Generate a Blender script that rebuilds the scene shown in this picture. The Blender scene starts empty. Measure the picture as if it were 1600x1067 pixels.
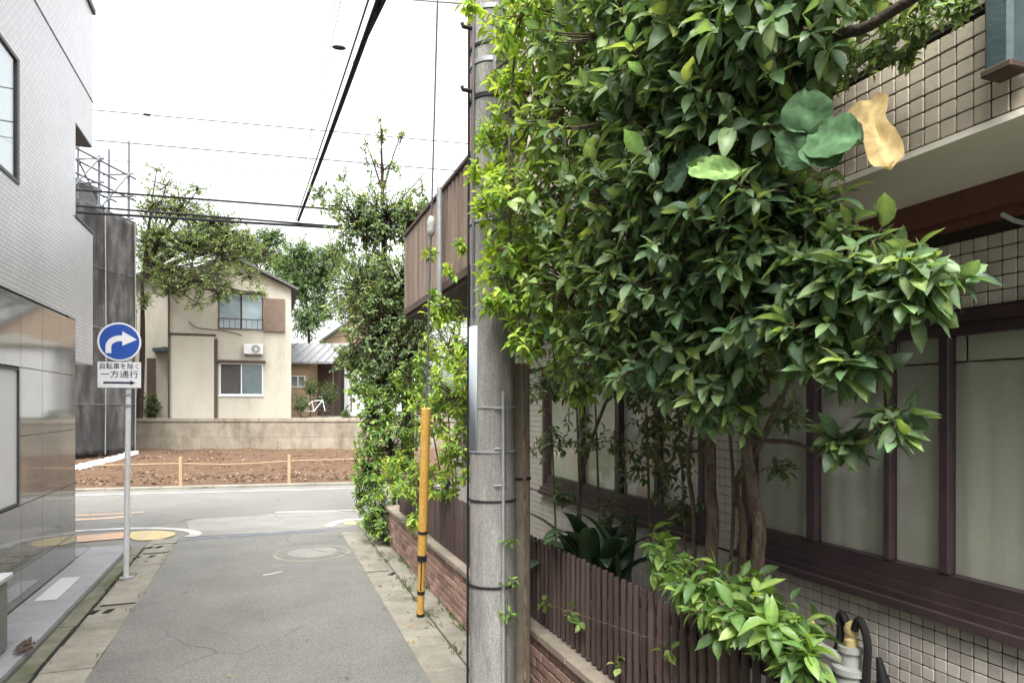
import bpy, math, random
import numpy as np
from mathutils import Vector, Matrix
R = math.radians
random.seed(7); rng = np.random.default_rng(7)
scene = bpy.context.scene
col = scene.collection

# ---------------------------------------------------------------- camera, sky, sun, exposure
F_PX, HORIZON, EYE = 1042.0, 633.0, 2.05
YAW = math.atan(385.0 / F_PX)                     # the lane runs along +Y, the lens looks to its right
cam_d = bpy.data.cameras.new('camera'); cam = bpy.data.objects.new('camera', cam_d); col.objects.link(cam)
cam_d.sensor_width = 36; cam_d.lens = 36 * F_PX / 1600
cam_d.shift_y = (HORIZON - 533.5) / 1600
cam_d.clip_start = .05; cam_d.clip_end = 1500
cam.location = (0, 0, EYE); cam.rotation_euler = (R(90), 0, -YAW)
scene.camera = cam
world = bpy.data.worlds.new('World'); scene.world = world; world.use_nodes = True
wn = world.node_tree.nodes; wl = world.node_tree.links
SUN_EL, SUN_AZ = 60, 206                          # azimuth from +Y towards +X
sky = wn.new('ShaderNodeTexSky'); sky.sky_type = 'NISHITA'; sky.sun_disc = False
sky.sun_elevation = R(SUN_EL); sky.sun_rotation = R(SUN_AZ)
sky.dust_density = 6; sky.air_density = 1.6; sky.ozone_density = 1
hs = wn.new('ShaderNodeHueSaturation'); hs.inputs['Saturation'].default_value = .12
bg = wn['Background']; bg.inputs['Strength'].default_value = .15
wl.new(sky.outputs[0], hs.inputs['Color']); wl.new(hs.outputs[0], bg.inputs['Color'])
sun_d = bpy.data.lights.new('sun', 'SUN'); sun = bpy.data.objects.new('sun', sun_d); col.objects.link(sun)
sun_d.energy = .65; sun_d.angle = R(35); sun_d.color = (1, .96, .9)
sd = Vector((math.sin(R(SUN_AZ)) * math.cos(R(SUN_EL)), math.cos(R(SUN_AZ)) * math.cos(R(SUN_EL)), math.sin(R(SUN_EL))))
sun.rotation_euler = sd.to_track_quat('Z', 'Y').to_euler(); sun.location = (0, 0, 30)
scene.view_settings.view_transform = 'Standard'; scene.view_settings.look = 'None'
scene.view_settings.exposure = 2.1; scene.view_settings.gamma = 1
scene.view_settings.use_curve_mapping = False
scene.cycles.max_bounces = 8; scene.cycles.transparent_max_bounces = 12

# ---------------------------------------------------------------- surveying: where a sighted point stands in the lane
sY, cY = math.sin(YAW), math.cos(YAW)
RIGHT = Vector((cY, -sY, 0)); FWD = Vector((sY, cY, 0))
def _ab(px, py): return (px - 800) / F_PX, (HORIZON - py) / F_PX
def P(px, py, D):
    a, b = _ab(px, py); return Vector((D * (sY + cY * a), D * (cY - sY * a), EYE + b * D))
def G(px, py, z=0.):
    a, b = _ab(px, py); return P(px, py, (z - EYE) / b)
def PX(px, py, X):
    a, b = _ab(px, py); return P(px, py, X / (sY + cY * a))
def depth(v): return v[0] * sY + v[1] * cY

# ---------------------------------------------------------------- materials
def nd(nt, typ, **kw):
    n = nt.nodes.new(typ)
    for k, v in kw.items():
        if k.startswith('i_'):
            key = k[2:].replace('_', ' ')
            n.inputs[int(key) if key.isdigit() else key].default_value = v
        else: setattr(n, k, v)
    return n
def c4(c): return (c[0], c[1], c[2], 1)
def mat(name, c1, c2=None, scale=6, rough=.75, bump=.15, bscale=80, rand=.12, spec=.3, stain=None, sscale=.7, samt=.5, metal=0, stretch=(1, 1, 1), speck=None):
    m = bpy.data.materials.new(name); m.use_nodes = True; nt = m.node_tree; L = nt.links.new
    b = nt.nodes['Principled BSDF']; b.inputs['Roughness'].default_value = rough
    b.inputs['Specular IOR Level'].default_value = spec; b.inputs['Metallic'].default_value = metal
    geo = nd(nt, 'ShaderNodeNewGeometry'); mp = nd(nt, 'ShaderNodeMapping'); mp.inputs['Scale'].default_value = stretch
    L(geo.outputs['Position'], mp.inputs[0])
    n1 = nd(nt, 'ShaderNodeTexNoise', i_Scale=scale, i_Detail=6, i_Roughness=.65); L(mp.outputs[0], n1.inputs['Vector'])
    rp = nd(nt, 'ShaderNodeValToRGB'); rp.color_ramp.elements[0].position = .32; rp.color_ramp.elements[1].position = .68
    rp.color_ramp.elements[0].color = c4(c1); rp.color_ramp.elements[1].color = c4(c2 or c1); L(n1.outputs[0], rp.inputs[0])
    out = rp.outputs[0]
    if stain:
        n2 = nd(nt, 'ShaderNodeTexNoise', i_Scale=sscale, i_Detail=7, i_Roughness=.7); L(mp.outputs[0], n2.inputs['Vector'])
        r2 = nd(nt, 'ShaderNodeMapRange', i_1=.5, i_2=.72, i_4=samt); L(n2.outputs[0], r2.inputs[0])
        mx = nd(nt, 'ShaderNodeMix', data_type='RGBA'); L(r2.outputs[0], mx.inputs[0]); L(out, mx.inputs[6]); mx.inputs[7].default_value = c4(stain); out = mx.outputs[2]
    if speck:
        n3 = nd(nt, 'ShaderNodeTexNoise', i_Scale=speck[0], i_Detail=2); L(geo.outputs['Position'], n3.inputs['Vector'])
        r3 = nd(nt, 'ShaderNodeMapRange', i_1=.35, i_2=.65, i_3=1 - speck[1], i_4=1 + speck[1]); L(n3.outputs[0], r3.inputs[0])
        mu = nd(nt, 'ShaderNodeVectorMath', operation='SCALE'); L(out, mu.inputs[0]); L(r3.outputs[0], mu.inputs['Scale']); out = mu.outputs[0]
    if rand:
        oi = nd(nt, 'ShaderNodeObjectInfo'); r4 = nd(nt, 'ShaderNodeMapRange', i_3=1 - rand, i_4=1 + rand); L(oi.outputs['Random'], r4.inputs[0])
        mu = nd(nt, 'ShaderNodeVectorMath', operation='SCALE'); L(out, mu.inputs[0]); L(r4.outputs[0], mu.inputs['Scale']); out = mu.outputs[0]
    L(out, b.inputs['Base Color'])
    if bump:
        n5 = nd(nt, 'ShaderNodeTexNoise', i_Scale=bscale, i_Detail=4); L(mp.outputs[0], n5.inputs['Vector'])
        bp = nd(nt, 'ShaderNodeBump', i_Strength=bump, i_Distance=.02); L(n5.outputs[0], bp.inputs['Height']); L(bp.outputs[0], b.inputs['Normal'])
    return m
def tile_mat(name, c1, c2, mortar, w, h, rough=.3, off=.5, ms=.004):
    m = bpy.data.materials.new(name); m.use_nodes = True; nt = m.node_tree; L = nt.links.new
    b = nt.nodes['Principled BSDF']; b.inputs['Roughness'].default_value = rough
    geo = nd(nt, 'ShaderNodeNewGeometry'); sp = nd(nt, 'ShaderNodeSeparateXYZ'); L(geo.outputs['Position'], sp.inputs[0])
    ad = nd(nt, 'ShaderNodeMath', operation='ADD'); L(sp.outputs[0], ad.inputs[0]); L(sp.outputs[1], ad.inputs[1])
    cb = nd(nt, 'ShaderNodeCombineXYZ'); L(ad.outputs[0], cb.inputs[0]); L(sp.outputs[2], cb.inputs[1])
    bt = nd(nt, 'ShaderNodeTexBrick', offset=off, i_Scale=1, i_Mortar_Size=ms, i_Mortar_Smooth=.2, i_Brick_Width=w, i_Row_Height=h, i_Bias=0)
    bt.inputs['Color1'].default_value = c4(c1); bt.inputs['Color2'].default_value = c4(c2); bt.inputs['Mortar'].default_value = c4(mortar)
    L(cb.outputs[0], bt.inputs['Vector'])
    n = nd(nt, 'ShaderNodeTexNoise', i_Scale=.8, i_Detail=5); L(geo.outputs['Position'], n.inputs['Vector'])
    r = nd(nt, 'ShaderNodeMapRange', i_1=.3, i_2=.7, i_3=.88, i_4=1.06); L(n.outputs[0], r.inputs[0])
    mu = nd(nt, 'ShaderNodeVectorMath', operation='SCALE'); L(bt.outputs[0], mu.inputs[0]); L(r.outputs[0], mu.inputs['Scale']); L(mu.outputs[0], b.inputs['Base Color'])
    bp = nd(nt, 'ShaderNodeBump', i_Strength=.5, i_Distance=.004, invert=True); L(bt.outputs['Fac'], bp.inputs['Height']); L(bp.outputs[0], b.inputs['Normal'])
    return m
def leaf_mat(name, rough=.42, trans=.3, spec=.45):
    m = bpy.data.materials.new(name); m.use_nodes = True; nt = m.node_tree; L = nt.links.new
    b = nt.nodes['Principled BSDF']; b.inputs['Roughness'].default_value = rough; b.inputs['Specular IOR Level'].default_value = spec
    at = nd(nt, 'ShaderNodeAttribute', attribute_name='leaf_colour'); geo = nd(nt, 'ShaderNodeNewGeometry')
    n = nd(nt, 'ShaderNodeTexNoise', i_Scale=45, i_Detail=3); L(geo.outputs['Position'], n.inputs['Vector'])
    r = nd(nt, 'ShaderNodeMapRange', i_1=.3, i_2=.7, i_3=.82, i_4=1.16); L(n.outputs[0], r.inputs[0])
    mu = nd(nt, 'ShaderNodeVectorMath', operation='SCALE'); L(at.outputs['Color'], mu.inputs[0]); L(r.outputs[0], mu.inputs['Scale'])
    L(mu.outputs[0], b.inputs['Base Color'])
    tr = nd(nt, 'ShaderNodeBsdfTranslucent'); tc = nd(nt, 'ShaderNodeVectorMath', operation='MULTIPLY'); tc.inputs[1].default_value = (1.7, 1.6, .7)
    L(mu.outputs[0], tc.inputs[0]); L(tc.outputs[0], tr.inputs['Color'])
    ms = nd(nt, 'ShaderNodeMixShader', i_0=trans); L(b.outputs[0], ms.inputs[1]); L(tr.outputs[0], ms.inputs[2])
    L(ms.outputs[0], nt.nodes['Material Output'].inputs['Surface'])
    return m
def glass_mat(name, tint=(.9, .95, .95), gain=1., rough=0.0):
    m = bpy.data.materials.new(name); m.use_nodes = True; nt = m.node_tree; L = nt.links.new
    nt.nodes.remove(nt.nodes['Principled BSDF'])
    tr = nd(nt, 'ShaderNodeBsdfTransparent'); tr.inputs[0].default_value = c4(tint)
    gl = nd(nt, 'ShaderNodeBsdfGlossy', i_Roughness=rough); lw_ = nd(nt, 'ShaderNodeLayerWeight', i_Blend=.5)
    pw_ = nd(nt, 'ShaderNodeMath', operation='POWER', i_1=3.5); L(lw_.outputs['Facing'], pw_.inputs[0])     # grazing reflection
    fr = nd(nt, 'ShaderNodeMath', operation='MULTIPLY_ADD', i_1=gain * .9, i_2=.04); L(pw_.outputs[0], fr.inputs[0])
    ms = nd(nt, 'ShaderNodeMixShader'); L(fr.outputs[0], ms.inputs[0]); L(tr.outputs[0], ms.inputs[1]); L(gl.outputs[0], ms.inputs[2])
    L(ms.outputs[0], nt.nodes['Material Output'].inputs['Surface'])
    return m

M = {}
M['asphalt'] = mat('asphalt', (.14, .138, .128), (.185, .181, .168), 1.2, .9, .5, 160, 0, .2, (.12, .118, .108), .55, .5, speck=(130, .33))
M['road'] = mat('road', (.145, .142, .13), (.19, .185, .168), 1.0, .88, .35, 140, 0, .2, (.115, .112, .104), .5, .6, speck=(130, .25))
M['pale_road'] = mat('pale_road', (.20, .195, .18), (.25, .242, .22), 2, .88, .3, 120, 0, .2, (.15, .15, .138), .8, .6)
M['gutter'] = mat('gutter', (.18, .168, .138), (.27, .255, .212), 3, .9, .4, 90, .08, .2, (.085, .088, .06), 1.6, .7, speck=(120, .15))
M['mossy'] = mat('mossy', (.10, .105, .07), (.20, .19, .15), 4, .95, .4, 90, .12, .15, (.05, .07, .025), 2.2, .7)
M['dark'] = mat('dark', (.012, .012, .012), None, rough=.9, bump=0, rand=0)
M['steel_joint'] = mat('steel_joint', (.10, .11, .13), (.15, .155, .17), 6, .6, .1, 60, 0)
M['paving'] = mat('paving', (.21, .21, .22), (.27, .27, .275), 5, .5, .1, 60, .06, .4, (.17, .17, .16), 1.5, .5)
M['plate_white'] = mat('plate_white', (.42, .43, .44), (.47, .48, .49), 5, .35, .02, 60, .05)
M['paint'] = mat('paint', (.34, .337, .32), (.44, .435, .41), 9, .75, .2, 150, 0, .3, (.18, .177, .167), 5, .95)
M['yellow_paint'] = mat('yellow_paint', (.40, .31, .15), (.46, .37, .20), 5, .75, .2, 150, 0, .3, (.3, .27, .21), 3, .95)
M['orange_paint'] = mat('orange_paint', (.42, .26, .16), (.46, .32, .22), 6, .75, .2, 150, 0, .3, (.3, .26, .22), 3, .95)
M['dirt'] = mat('dirt', (.08, .051, .033), (.13, .083, .054), 2.2, .98, .9, 30, .3, .1, (.19, .125, .08), 6, .5, speck=(25, .45))
M['rubble'] = mat('rubble', (.34, .29, .24), (.2, .14, .1), 5, .95, .5, 60, .4, .1)
M['ground'] = mat('ground', (.16, .15, .12), (.22, .2, .15), .6, .95, .4, 20, 0, .1, (.10, .12, .05), .4, .7)
M['concrete'] = mat('concrete', (.19, .165, .13), (.28, .245, .195), 2.5, .92, .4, 50, .07, .2, (.11, .088, .06), .9, .95, stretch=(1, 1, .6))
M['pole'] = mat('pole', (.165, .16, .15), (.34, .33, .31), 9, .9, .5, 110, 0, .2, (.12, .112, .10), 3, .8, stretch=(1, 1, .16), speck=(110, .2))
M['brick'] = mat('brick', (.24, .145, .115), (.38, .255, .21), 14, .9, .5, 120, .32, .2, (.25, .19, .15), 5, .6)
M['mortar'] = mat('mortar', (.085, .075, .062), (.13, .115, .095), 8, .95, .5, 120, 0, .15)
M['cap'] = mat('cap', (.19, .16, .125), (.30, .26, .21), 6, .92, .4, 90, .12, .2, (.08, .08, .05), 3, .7)
M['picket'] = mat('picket', (.048, .032, .030), (.092, .062, .055), 10, .6, .25, 60, .25, .35, (.13, .095, .08), 7, .45, stretch=(1, 1, .15))
M['frame'] = mat('frame', (.048, .031, .036), (.075, .049, .054), 6, .4, .05, 60, .1, .4)
M['board'] = mat('board', (.16, .118, .09), (.26, .20, .16), 12, .8, .25, 60, .25, .25, stretch=(1, 1, .12))
M['rtile'] = mat('rtile', (.50, .465, .42), (.60, .56, .51), 9, .4, .06, 70, .16, .45)
M['rtile_up'] = mat('rtile_up', (.42, .365, .29), (.52, .455, .37), 9, .45, .1, 70, .16, .4, (.16, .12, .10), 2.2, .7)
M['grout'] = mat('grout', (.035, .03, .024), (.06, .05, .04), 9, .95, .2, 90, 0, .1)
M['soffit'] = mat('soffit', (.74, .70, .60), (.80, .76, .67), 2, .85, .1, 60, 0, .25, (.52, .48, .40), 1.2, .5)
M['redbeam'] = mat('redbeam', (.16, .065, .05), (.21, .09, .068), 7, .55, .1, 60, .1, .35, (.10, .035, .03), 2, .6)
M['pinkwall'] = mat('pinkwall', (.52, .44, .39), (.6, .53, .47), 6, .7, .15, 60, 0, .25)
M['redpipe'] = mat('redpipe', (.30, .12, .09), (.36, .16, .12), 8, .6, .1, 60, 0)
M['greenpipe'] = mat('greenpipe', (.035, .058, .066), (.055, .085, .09), 8, .5, .08, 60, 0, .4)
M['curtain'] = mat('curtain', (.58, .565, .50), (.64, .625, .55), 2.5, .9, .1, 30, .05, .1, stretch=(1, 1, .3))
M['blind'] = mat('blind', (.58, .57, .48), None, rough=.8, bump=0, rand=.08)
M['glass'] = glass_mat('glass', (.95, .96, .95), .5, .05); M['winglass'] = glass_mat('winglass', (.85, .9, .92), 1.0)
M['galv'] = mat('galv', (.28, .29, .30), (.36, .37, .38), 12, .45, .05, 60, .08, .5, metal=.4)
M['bluepanel'] = mat('bluepanel', (.40, .46, .50), (.48, .54, .57), 8, .5, .05, 60, 0, .4, (.3, .32, .32), 4, .6)
M['white_metal'] = mat('white_metal', (.52, .53, .55), (.60, .61, .62), 8, .45, .03, 60, .05, .4, (.42, .4, .36), 6, .4)
M['sign_white'] = mat('sign_white', (.68, .69, .72), None, rough=.4, bump=0, rand=0)
M['sign_blue'] = mat('sign_blue', (.006, .055, .31), (.009, .068, .35), 6, .35, 0, rand=0, spec=.5)
M['ink'] = mat('ink', (.015, .018, .04), None, rough=.5, bump=0, rand=0)
M['yellow'] = mat('yellow', (.56, .32, .07), (.64, .39, .10), 9, .5, .08, 40, 0, .35, (.30, .19, .075), 7, .75, stretch=(1, 1, .3), speck=(60, .15))
M['black'] = mat('black', (.014, .014, .015), (.022, .022, .022), 6, .55, .05, 60, 0, .35)
M['cable'] = mat('cable', (.018, .018, .02), None, spec=.1, rough=.8, bump=0, rand=0)
M['cable_grey'] = mat('cable_grey', (.11, .11, .12), None, rough=.6, bump=0, rand=0)
M['bark'] = mat('bark', (.085, .06, .048), (.24, .185, .14), 34, .95, 1.0, 90, 0, .1, (.12, .14, .085), 14, .7, stretch=(1, 1, .3))
M['bark_dark'] = mat('bark_dark', (.035, .028, .024), (.07, .055, .045), 14, .95, .6, 60, 0, .1)
M['leaf'] = leaf_mat('leaf', .42, .36, .45); M['leaf_soft'] = leaf_mat('leaf_soft', .55, .4, .3); M['leaf_matte'] = leaf_mat('leaf_matte', .75, .12, .2)
M['ltile'] = tile_mat('ltile', (.47, .47, .495), (.54, .535, .555), (.23, .23, .25), .098, .049, .28)
M['granite'] = mat('granite', (.125, .123, .12), (.195, .192, .186), 40, .06, 0, 60, .08, .75, speck=(260, .35))
M['coping'] = mat('coping', (.06, .06, .065), None, rough=.5, bump=0, rand=0)
M['plaster'] = mat('plaster', (.42, .395, .33), (.48, .45, .385), 1.6, .92, .15, 40, .05, .15, (.29, .262, .212), .9, .75, stretch=(1, 1, .35))
M['siding'] = mat('siding', (.41, .385, .325), (.455, .43, .365), 1.4, .9, .1, 40, .05, .15, (.34, .28, .2), 1, .5, stretch=(1, 1, .3))
M['brown_trim'] = mat('brown_trim', (.06, .04, .03), (.09, .062, .05), 6, .7, .1, 40, .1)
M['shutter'] = mat('shutter', (.125, .088, .068), (.165, .118, .092), 6, .7, .1, 40, .08)
M['roof'] = mat('roof', (.15, .155, .16), (.22, .225, .23), 4, .8, .3, 30, .15)
M['roof_dark'] = mat('roof_dark', (.07, .07, .075), (.12, .12, .12), 4, .8, .3, 30, .1)
M['stucco'] = mat('stucco', (.52, .53, .54), (.6, .6, .6), 2, .9, .1, 40, .04, .2, (.5, .5, .48), 1, .5)
M['tan'] = mat('tan', (.30, .21, .14), (.36, .26, .175), 3, .85, .1, 40, .05)
M['mesh'] = mat('mesh', (.05, .049, .05), (.09, .087, .086), 1.6, .95, .6, 9, .2, .05, (.155, .148, .14), 1.6, .85, stretch=(1, 1, .4))
M['greybox'] = mat('greybox', (.20, .21, .20), (.27, .28, .27), 3, .8, .1, 30, .05)
M['tarp'] = mat('tarp', (.5, .5, .5), (.58, .58, .58), 4, .6, .3, 12, 0)
M['wood'] = mat('wood', (.34, .23, .14), (.42, .29, .19), 14, .8, .2, 60, .1, stretch=(1, 1, .2))
M['gas'] = mat('gas', (.36, .37, .34), (.44, .45, .42), 8, .55, .1, 60, .05, .4)
M['brass'] = mat('brass', (.50, .40, .16), (.58, .47, .22), 20, .5, .1, 60, .1)

# hairline cracks and oil-dark patches worn into the lane asphalt
def crack(m, strength=.55):
    nt = m.node_tree; L = nt.links.new; b = nt.nodes['Principled BSDF']; src = b.inputs['Base Color'].links[0].from_socket
    geo = nd(nt, 'ShaderNodeNewGeometry'); n0 = nd(nt, 'ShaderNodeTexNoise', i_Scale=1.3, i_Detail=5); L(geo.outputs['Position'], n0.inputs['Vector'])
    mxv = nd(nt, 'ShaderNodeMix', data_type='VECTOR', i_0=.35); L(geo.outputs['Position'], mxv.inputs[4]); L(n0.outputs['Color'], mxv.inputs[5])
    vo = nd(nt, 'ShaderNodeTexVoronoi', feature='DISTANCE_TO_EDGE', i_Scale=.75); L(mxv.outputs[1], vo.inputs['Vector'])
    r = nd(nt, 'ShaderNodeMapRange', i_1=0., i_2=.008, i_3=1., i_4=0.); L(vo.outputs['Distance'], r.inputs[0])
    n1 = nd(nt, 'ShaderNodeTexNoise', i_Scale=.6, i_Detail=3); L(geo.outputs['Position'], n1.inputs['Vector'])
    r1 = nd(nt, 'ShaderNodeMapRange', i_1=.5, i_2=.6, i_4=strength); L(n1.outputs[0], r1.inputs[0])
    mu = nd(nt, 'ShaderNodeMath', operation='MULTIPLY'); L(r.outputs[0], mu.inputs[0]); L(r1.outputs[0], mu.inputs[1])
    mx = nd(nt, 'ShaderNodeMix', data_type='RGBA'); L(mu.outputs[0], mx.inputs[0]); L(src, mx.inputs[6]); mx.inputs[7].default_value = (.03, .03, .028, 1); L(mx.outputs[2], b.inputs['Base Color'])
for k_m in ('asphalt', 'road', 'pale_road', 'gutter'): crack(M[k_m])

# ---------------------------------------------------------------- builders
def tag(o, label=None, cat=None, group=None, kind=None):
    if label: o['label'] = label
    if cat: o['category'] = cat
    if group: o['group'] = group
    if kind: o['kind'] = kind
    return o
def empty(name, loc, label=None, cat=None, group=None):
    o = bpy.data.objects.new(name, None); o.location = loc; o.empty_display_size = .2; col.objects.link(o)
    return tag(o, label, cat, group)
def adopt(o, parent):
    if parent is not None:
        o.parent = parent
        if parent.type == 'EMPTY': o.matrix_parent_inverse = Matrix.Translation(-Vector(parent.location))
def link_mesh(name, me, material, parent=None):
    o = bpy.data.objects.new(name, me); col.objects.link(o)
    if material is not None and not me.materials: me.materials.append(M[material] if isinstance(material, str) else material)
    adopt(o, parent); return o
class MB:
    def __init__(s): s.v = []; s.f = []
    def add(s, v, f):
        k = len(s.v); s.v += [tuple(p) for p in v]; s.f += [tuple(i + k for i in q) for q in f]; return s
    def box(s, a, b, T=None):
        x0, y0, z0 = a; x1, y1, z1 = b
        v = [(x0, y0, z0), (x1, y0, z0), (x1, y1, z0), (x0, y1, z0), (x0, y0, z1), (x1, y0, z1), (x1, y1, z1), (x0, y1, z1)]
        if T: v = [T(p) for p in v]
        return s.add(v, [(0, 3, 2, 1), (4, 5, 6, 7), (0, 1, 5, 4), (1, 2, 6, 5), (2, 3, 7, 6), (3, 0, 4, 7)])
    def bbox(s, a, b, c=.004, T=None):        # box with chamfered edges
        x0, y0, z0 = a; x1, y1, z1 = b; v = []; 
        idx = {}
        for ix, x in ((0, x0), (1, x1)):
            for iy, y in ((0, y0), (1, y1)):
                for iz, z in ((0, z0), (1, z1)):
                    sx, sy, sz = (c if ix == 0 else -c), (c if iy == 0 else -c), (c if iz == 0 else -c)
                    for k, p in enumerate(((x, y + sy, z + sz), (x + sx, y, z + sz), (x + sx, y + sy, z))):
                        idx[ix, iy, iz, k] = len(v); v.append(T(p) if T else p)
        I = idx; f = []
        for ix in (0, 1): q = [I[ix, 0, 0, 0], I[ix, 1, 0, 0], I[ix, 1, 1, 0], I[ix, 0, 1, 0]]; f.append(q if ix else q[::-1])
        for iy in (0, 1): q = [I[0, iy, 0, 1], I[1, iy, 0, 1], I[1, iy, 1, 1], I[0, iy, 1, 1]]; f.append(q[::-1] if iy else q)
        for iz in (0, 1): q = [I[0, 0, iz, 2], I[1, 0, iz, 2], I[1, 1, iz, 2], I[0, 1, iz, 2]]; f.append(q if iz else q[::-1])
        for a_ in (0, 1):
            for b_ in (0, 1):
                f.append([I[a_, b_, 0, 0], I[a_, b_, 1, 0], I[a_, b_, 1, 1], I[a_, b_, 0, 1]])
                f.append([I[a_, 0, b_, 0], I[a_, 1, b_, 0], I[a_, 1, b_, 2], I[a_, 0, b_, 2]])
                f.append([I[0, a_, b_, 1], I[1, a_, b_, 1], I[1, a_, b_, 2], I[0, a_, b_, 2]])
                for d_ in (0, 1): f.append([I[a_, b_, d_, 0], I[a_, b_, d_, 1], I[a_, b_, d_, 2]])
        return s.add(v, f)
    def tube(s, pts, r, n=8, cap=True):
        pts = [Vector(p) for p in pts]; rs = r if isinstance(r, (list, tuple)) else [r] * len(pts)
        v = []; u = None
        for i, p in enumerate(pts):
            t = (pts[min(i + 1, len(pts) - 1)] - pts[max(i - 1, 0)]).normalized()
            if u is None: u = t.cross(Vector((1, .2, 0))) if abs(t.x) < .8 else t.cross(Vector((0, 0, 1)))
            u = u - t * u.dot(t); u.normalize(); w = t.cross(u)
            for k in range(n):
                a = 2 * math.pi * k / n; v.append(p + (u * math.cos(a) + w * math.sin(a)) * rs[i])
        f = []
        for i in range(len(pts) - 1):
            for k in range(n): f.append((i * n + k, i * n + (k + 1) % n, (i + 1) * n + (k + 1) % n, (i + 1) * n + k))
        if cap and n > 2: f.append(tuple(range(n))[::-1]); f.append(tuple((len(pts) - 1) * n + k for k in range(n)))
        return s.add(v, f)
    def lathe(s, c, prof, n=24):               # profile (radius, z) about a vertical axis at c
        v = []; f = []
        for r_, z in prof:
            for k in range(n): a = 2 * math.pi * k / n; v.append((c[0] + r_ * math.cos(a), c[1] + r_ * math.sin(a), c[2] + z))
        for i in range(len(prof) - 1):
            for k in range(n): f.append((i * n + k, i * n + (k + 1) % n, (i + 1) * n + (k + 1) % n, (i + 1) * n + k))
        f.append(tuple(range(n))[::-1]); f.append(tuple((len(prof) - 1) * n + k for k in range(n)))
        return s.add(v, f)
    def prism(s, poly, d):                     # polygon in space extruded by vector d
        n = len(poly); d = Vector(d); v = [Vector(p) for p in poly] + [Vector(p) + d for p in poly]
        return s.add(v, [tuple(range(n))[::-1], tuple(range(n, 2 * n))] + [(i, (i + 1) % n, n + (i + 1) % n, n + i) for i in range(n)])
    def mesh(s, name, smooth=False):
        me = bpy.data.meshes.new(name); me.from_pydata([tuple(p) for p in s.v], [], s.f)
        if smooth: me.polygons.foreach_set('use_smooth', [True] * len(me.polygons))
        return me
    def build(s, name, material, parent=None, smooth=False):
        o = link_mesh(name, s.mesh(name, smooth), material, parent)
        if smooth:
            me = o.data
            try: me.set_sharp_from_angle(angle=R(40))
            except Exception: pass
        return o
def inst(name, me, parent, loc, rot=None, scale=None):   # one more piece sharing mesh data
    o = bpy.data.objects.new(name, me); col.objects.link(o)
    o.location = loc
    if rot is not None: o.rotation_euler = rot
    if scale is not None: o.scale = scale
    adopt(o, parent); return o
def struct(o): o['kind'] = 'structure'; return o
def jit(a): return random.uniform(-a, a)

def wall_cells(mb, u0, u1, v0, v1, holes, w0, w1, T):     # wall slab with rectangular openings (u, v, depth w)
    vs = sorted({v0, v1} | {h[2] for h in holes} | {h[3] for h in holes}); us = sorted({u0, u1} | {h[0] for h in holes} | {h[1] for h in holes})
    vs = [v for v in vs if v0 <= v <= v1]; us = [u for u in us if u0 <= u <= u1]
    for a, b in zip(vs, vs[1:]):
        run = None
        for c, d in zip(us, us[1:]):
            mid = ((c + d) / 2, (a + b) / 2)
            hole = any(h[0] < mid[0] < h[1] and h[2] < mid[1] < h[3] for h in holes)
            if hole:
                if run is not None: mb.box((run, w0, a), (c, w1, b), T); run = None
            elif run is None: run = c
        if run is not None: mb.box((run, w0, a), (us[-1], w1, b), T)
    return mb

# ================================================================ THE SETTING
def sheet(name, poly, z, material, parent=None):
    m = MB(); m.add([(p[0], p[1], z) for p in poly], [tuple(range(len(poly)))]); return m.build(name, material, parent)
def edge_y(x): return 17.8 - .14 * x                        # far edge of the cross street
def wall_y(x): return (29.7 - x * sY) / cY                  # foot of the retaining wall
struct(sheet('ground', [(-300, -300), (300, -300), (300, 300), (-300, 300)], -.06, 'ground'))
struct(sheet('cross_street', [(-60, 10.6), (60, 10.6), (60, edge_y(60) + .1), (-60, edge_y(-60) + .1)], 0, 'road'))
struct(sheet('lane_asphalt', [(-1.66, -9), (1.16, -9), (1.16, 11.25), (-1.25, 11.25), (-1.66, 11.25)], .004, 'asphalt'))
pp = [G(300, 838), G(420, 832), G(560, 822), G(560, 800), G(470, 797), G(430, 802), G(395, 806), G(290, 812)]
struct(sheet('street_patch', [(p.x, p.y) for p in pp], .004, 'pale_road'))
struct(sheet('street_patch', [(-8, 12.9), (-2.2, 12.6), (-1.2, 13.2), (-2.0, 14.4), (-8, 15.1)], .004, 'asphalt'))
j = sheet('steel_joint', [(-1.55, 11.2), (1.0, 11.2), (1.0, 11.4), (-1.55, 11.4)], .008, 'steel_joint'); struct(j)
def strip(name, pts, w, material, z=.009):
    m = MB(); pts = [Vector((p[0], p[1], 0)) for p in pts]; v = []
    for i, p in enumerate(pts):
        t = (pts[min(i + 1, len(pts) - 1)] - pts[max(i - 1, 0)]).normalized(); n = Vector((-t.y, t.x, 0)) * w / 2
        v += [(p.x + n.x, p.y + n.y, z), (p.x - n.x, p.y - n.y, z)]
    m.add(v, [(2 * i, 2 * i + 1, 2 * i + 3, 2 * i + 2) for i in range(len(pts) - 1)]); return struct(m.build(name, material))
def smooth_pts(pts, n=6):
    out = []; pts = [Vector(p) for p in pts]
    for i in range(len(pts) - 1):
        p0, p1, p2, p3 = pts[max(i - 1, 0)], pts[i], pts[i + 1], pts[min(i + 2, len(pts) - 1)]
        for k in range(n):
            t = k / n
            out.append(.5 * ((2 * p1) + (p2 - p0) * t + (2 * p0 - 5 * p1 + 4 * p2 - p3) * t * t + (-p0 + 3 * p1 - 3 * p2 + p3) * t ** 3))
    return out + [pts[-1]]
strip('white_edge_line', [(x, edge_y(x) - .75) for x in range(-30, 40, 5)], .14, 'paint')
strip('white_edge_line', smooth_pts([G(20, 838), G(120, 830), G(200, 826), G(255, 826), G(292, 829), G(306, 834), G(296, 839)]), .17, 'paint')
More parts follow.
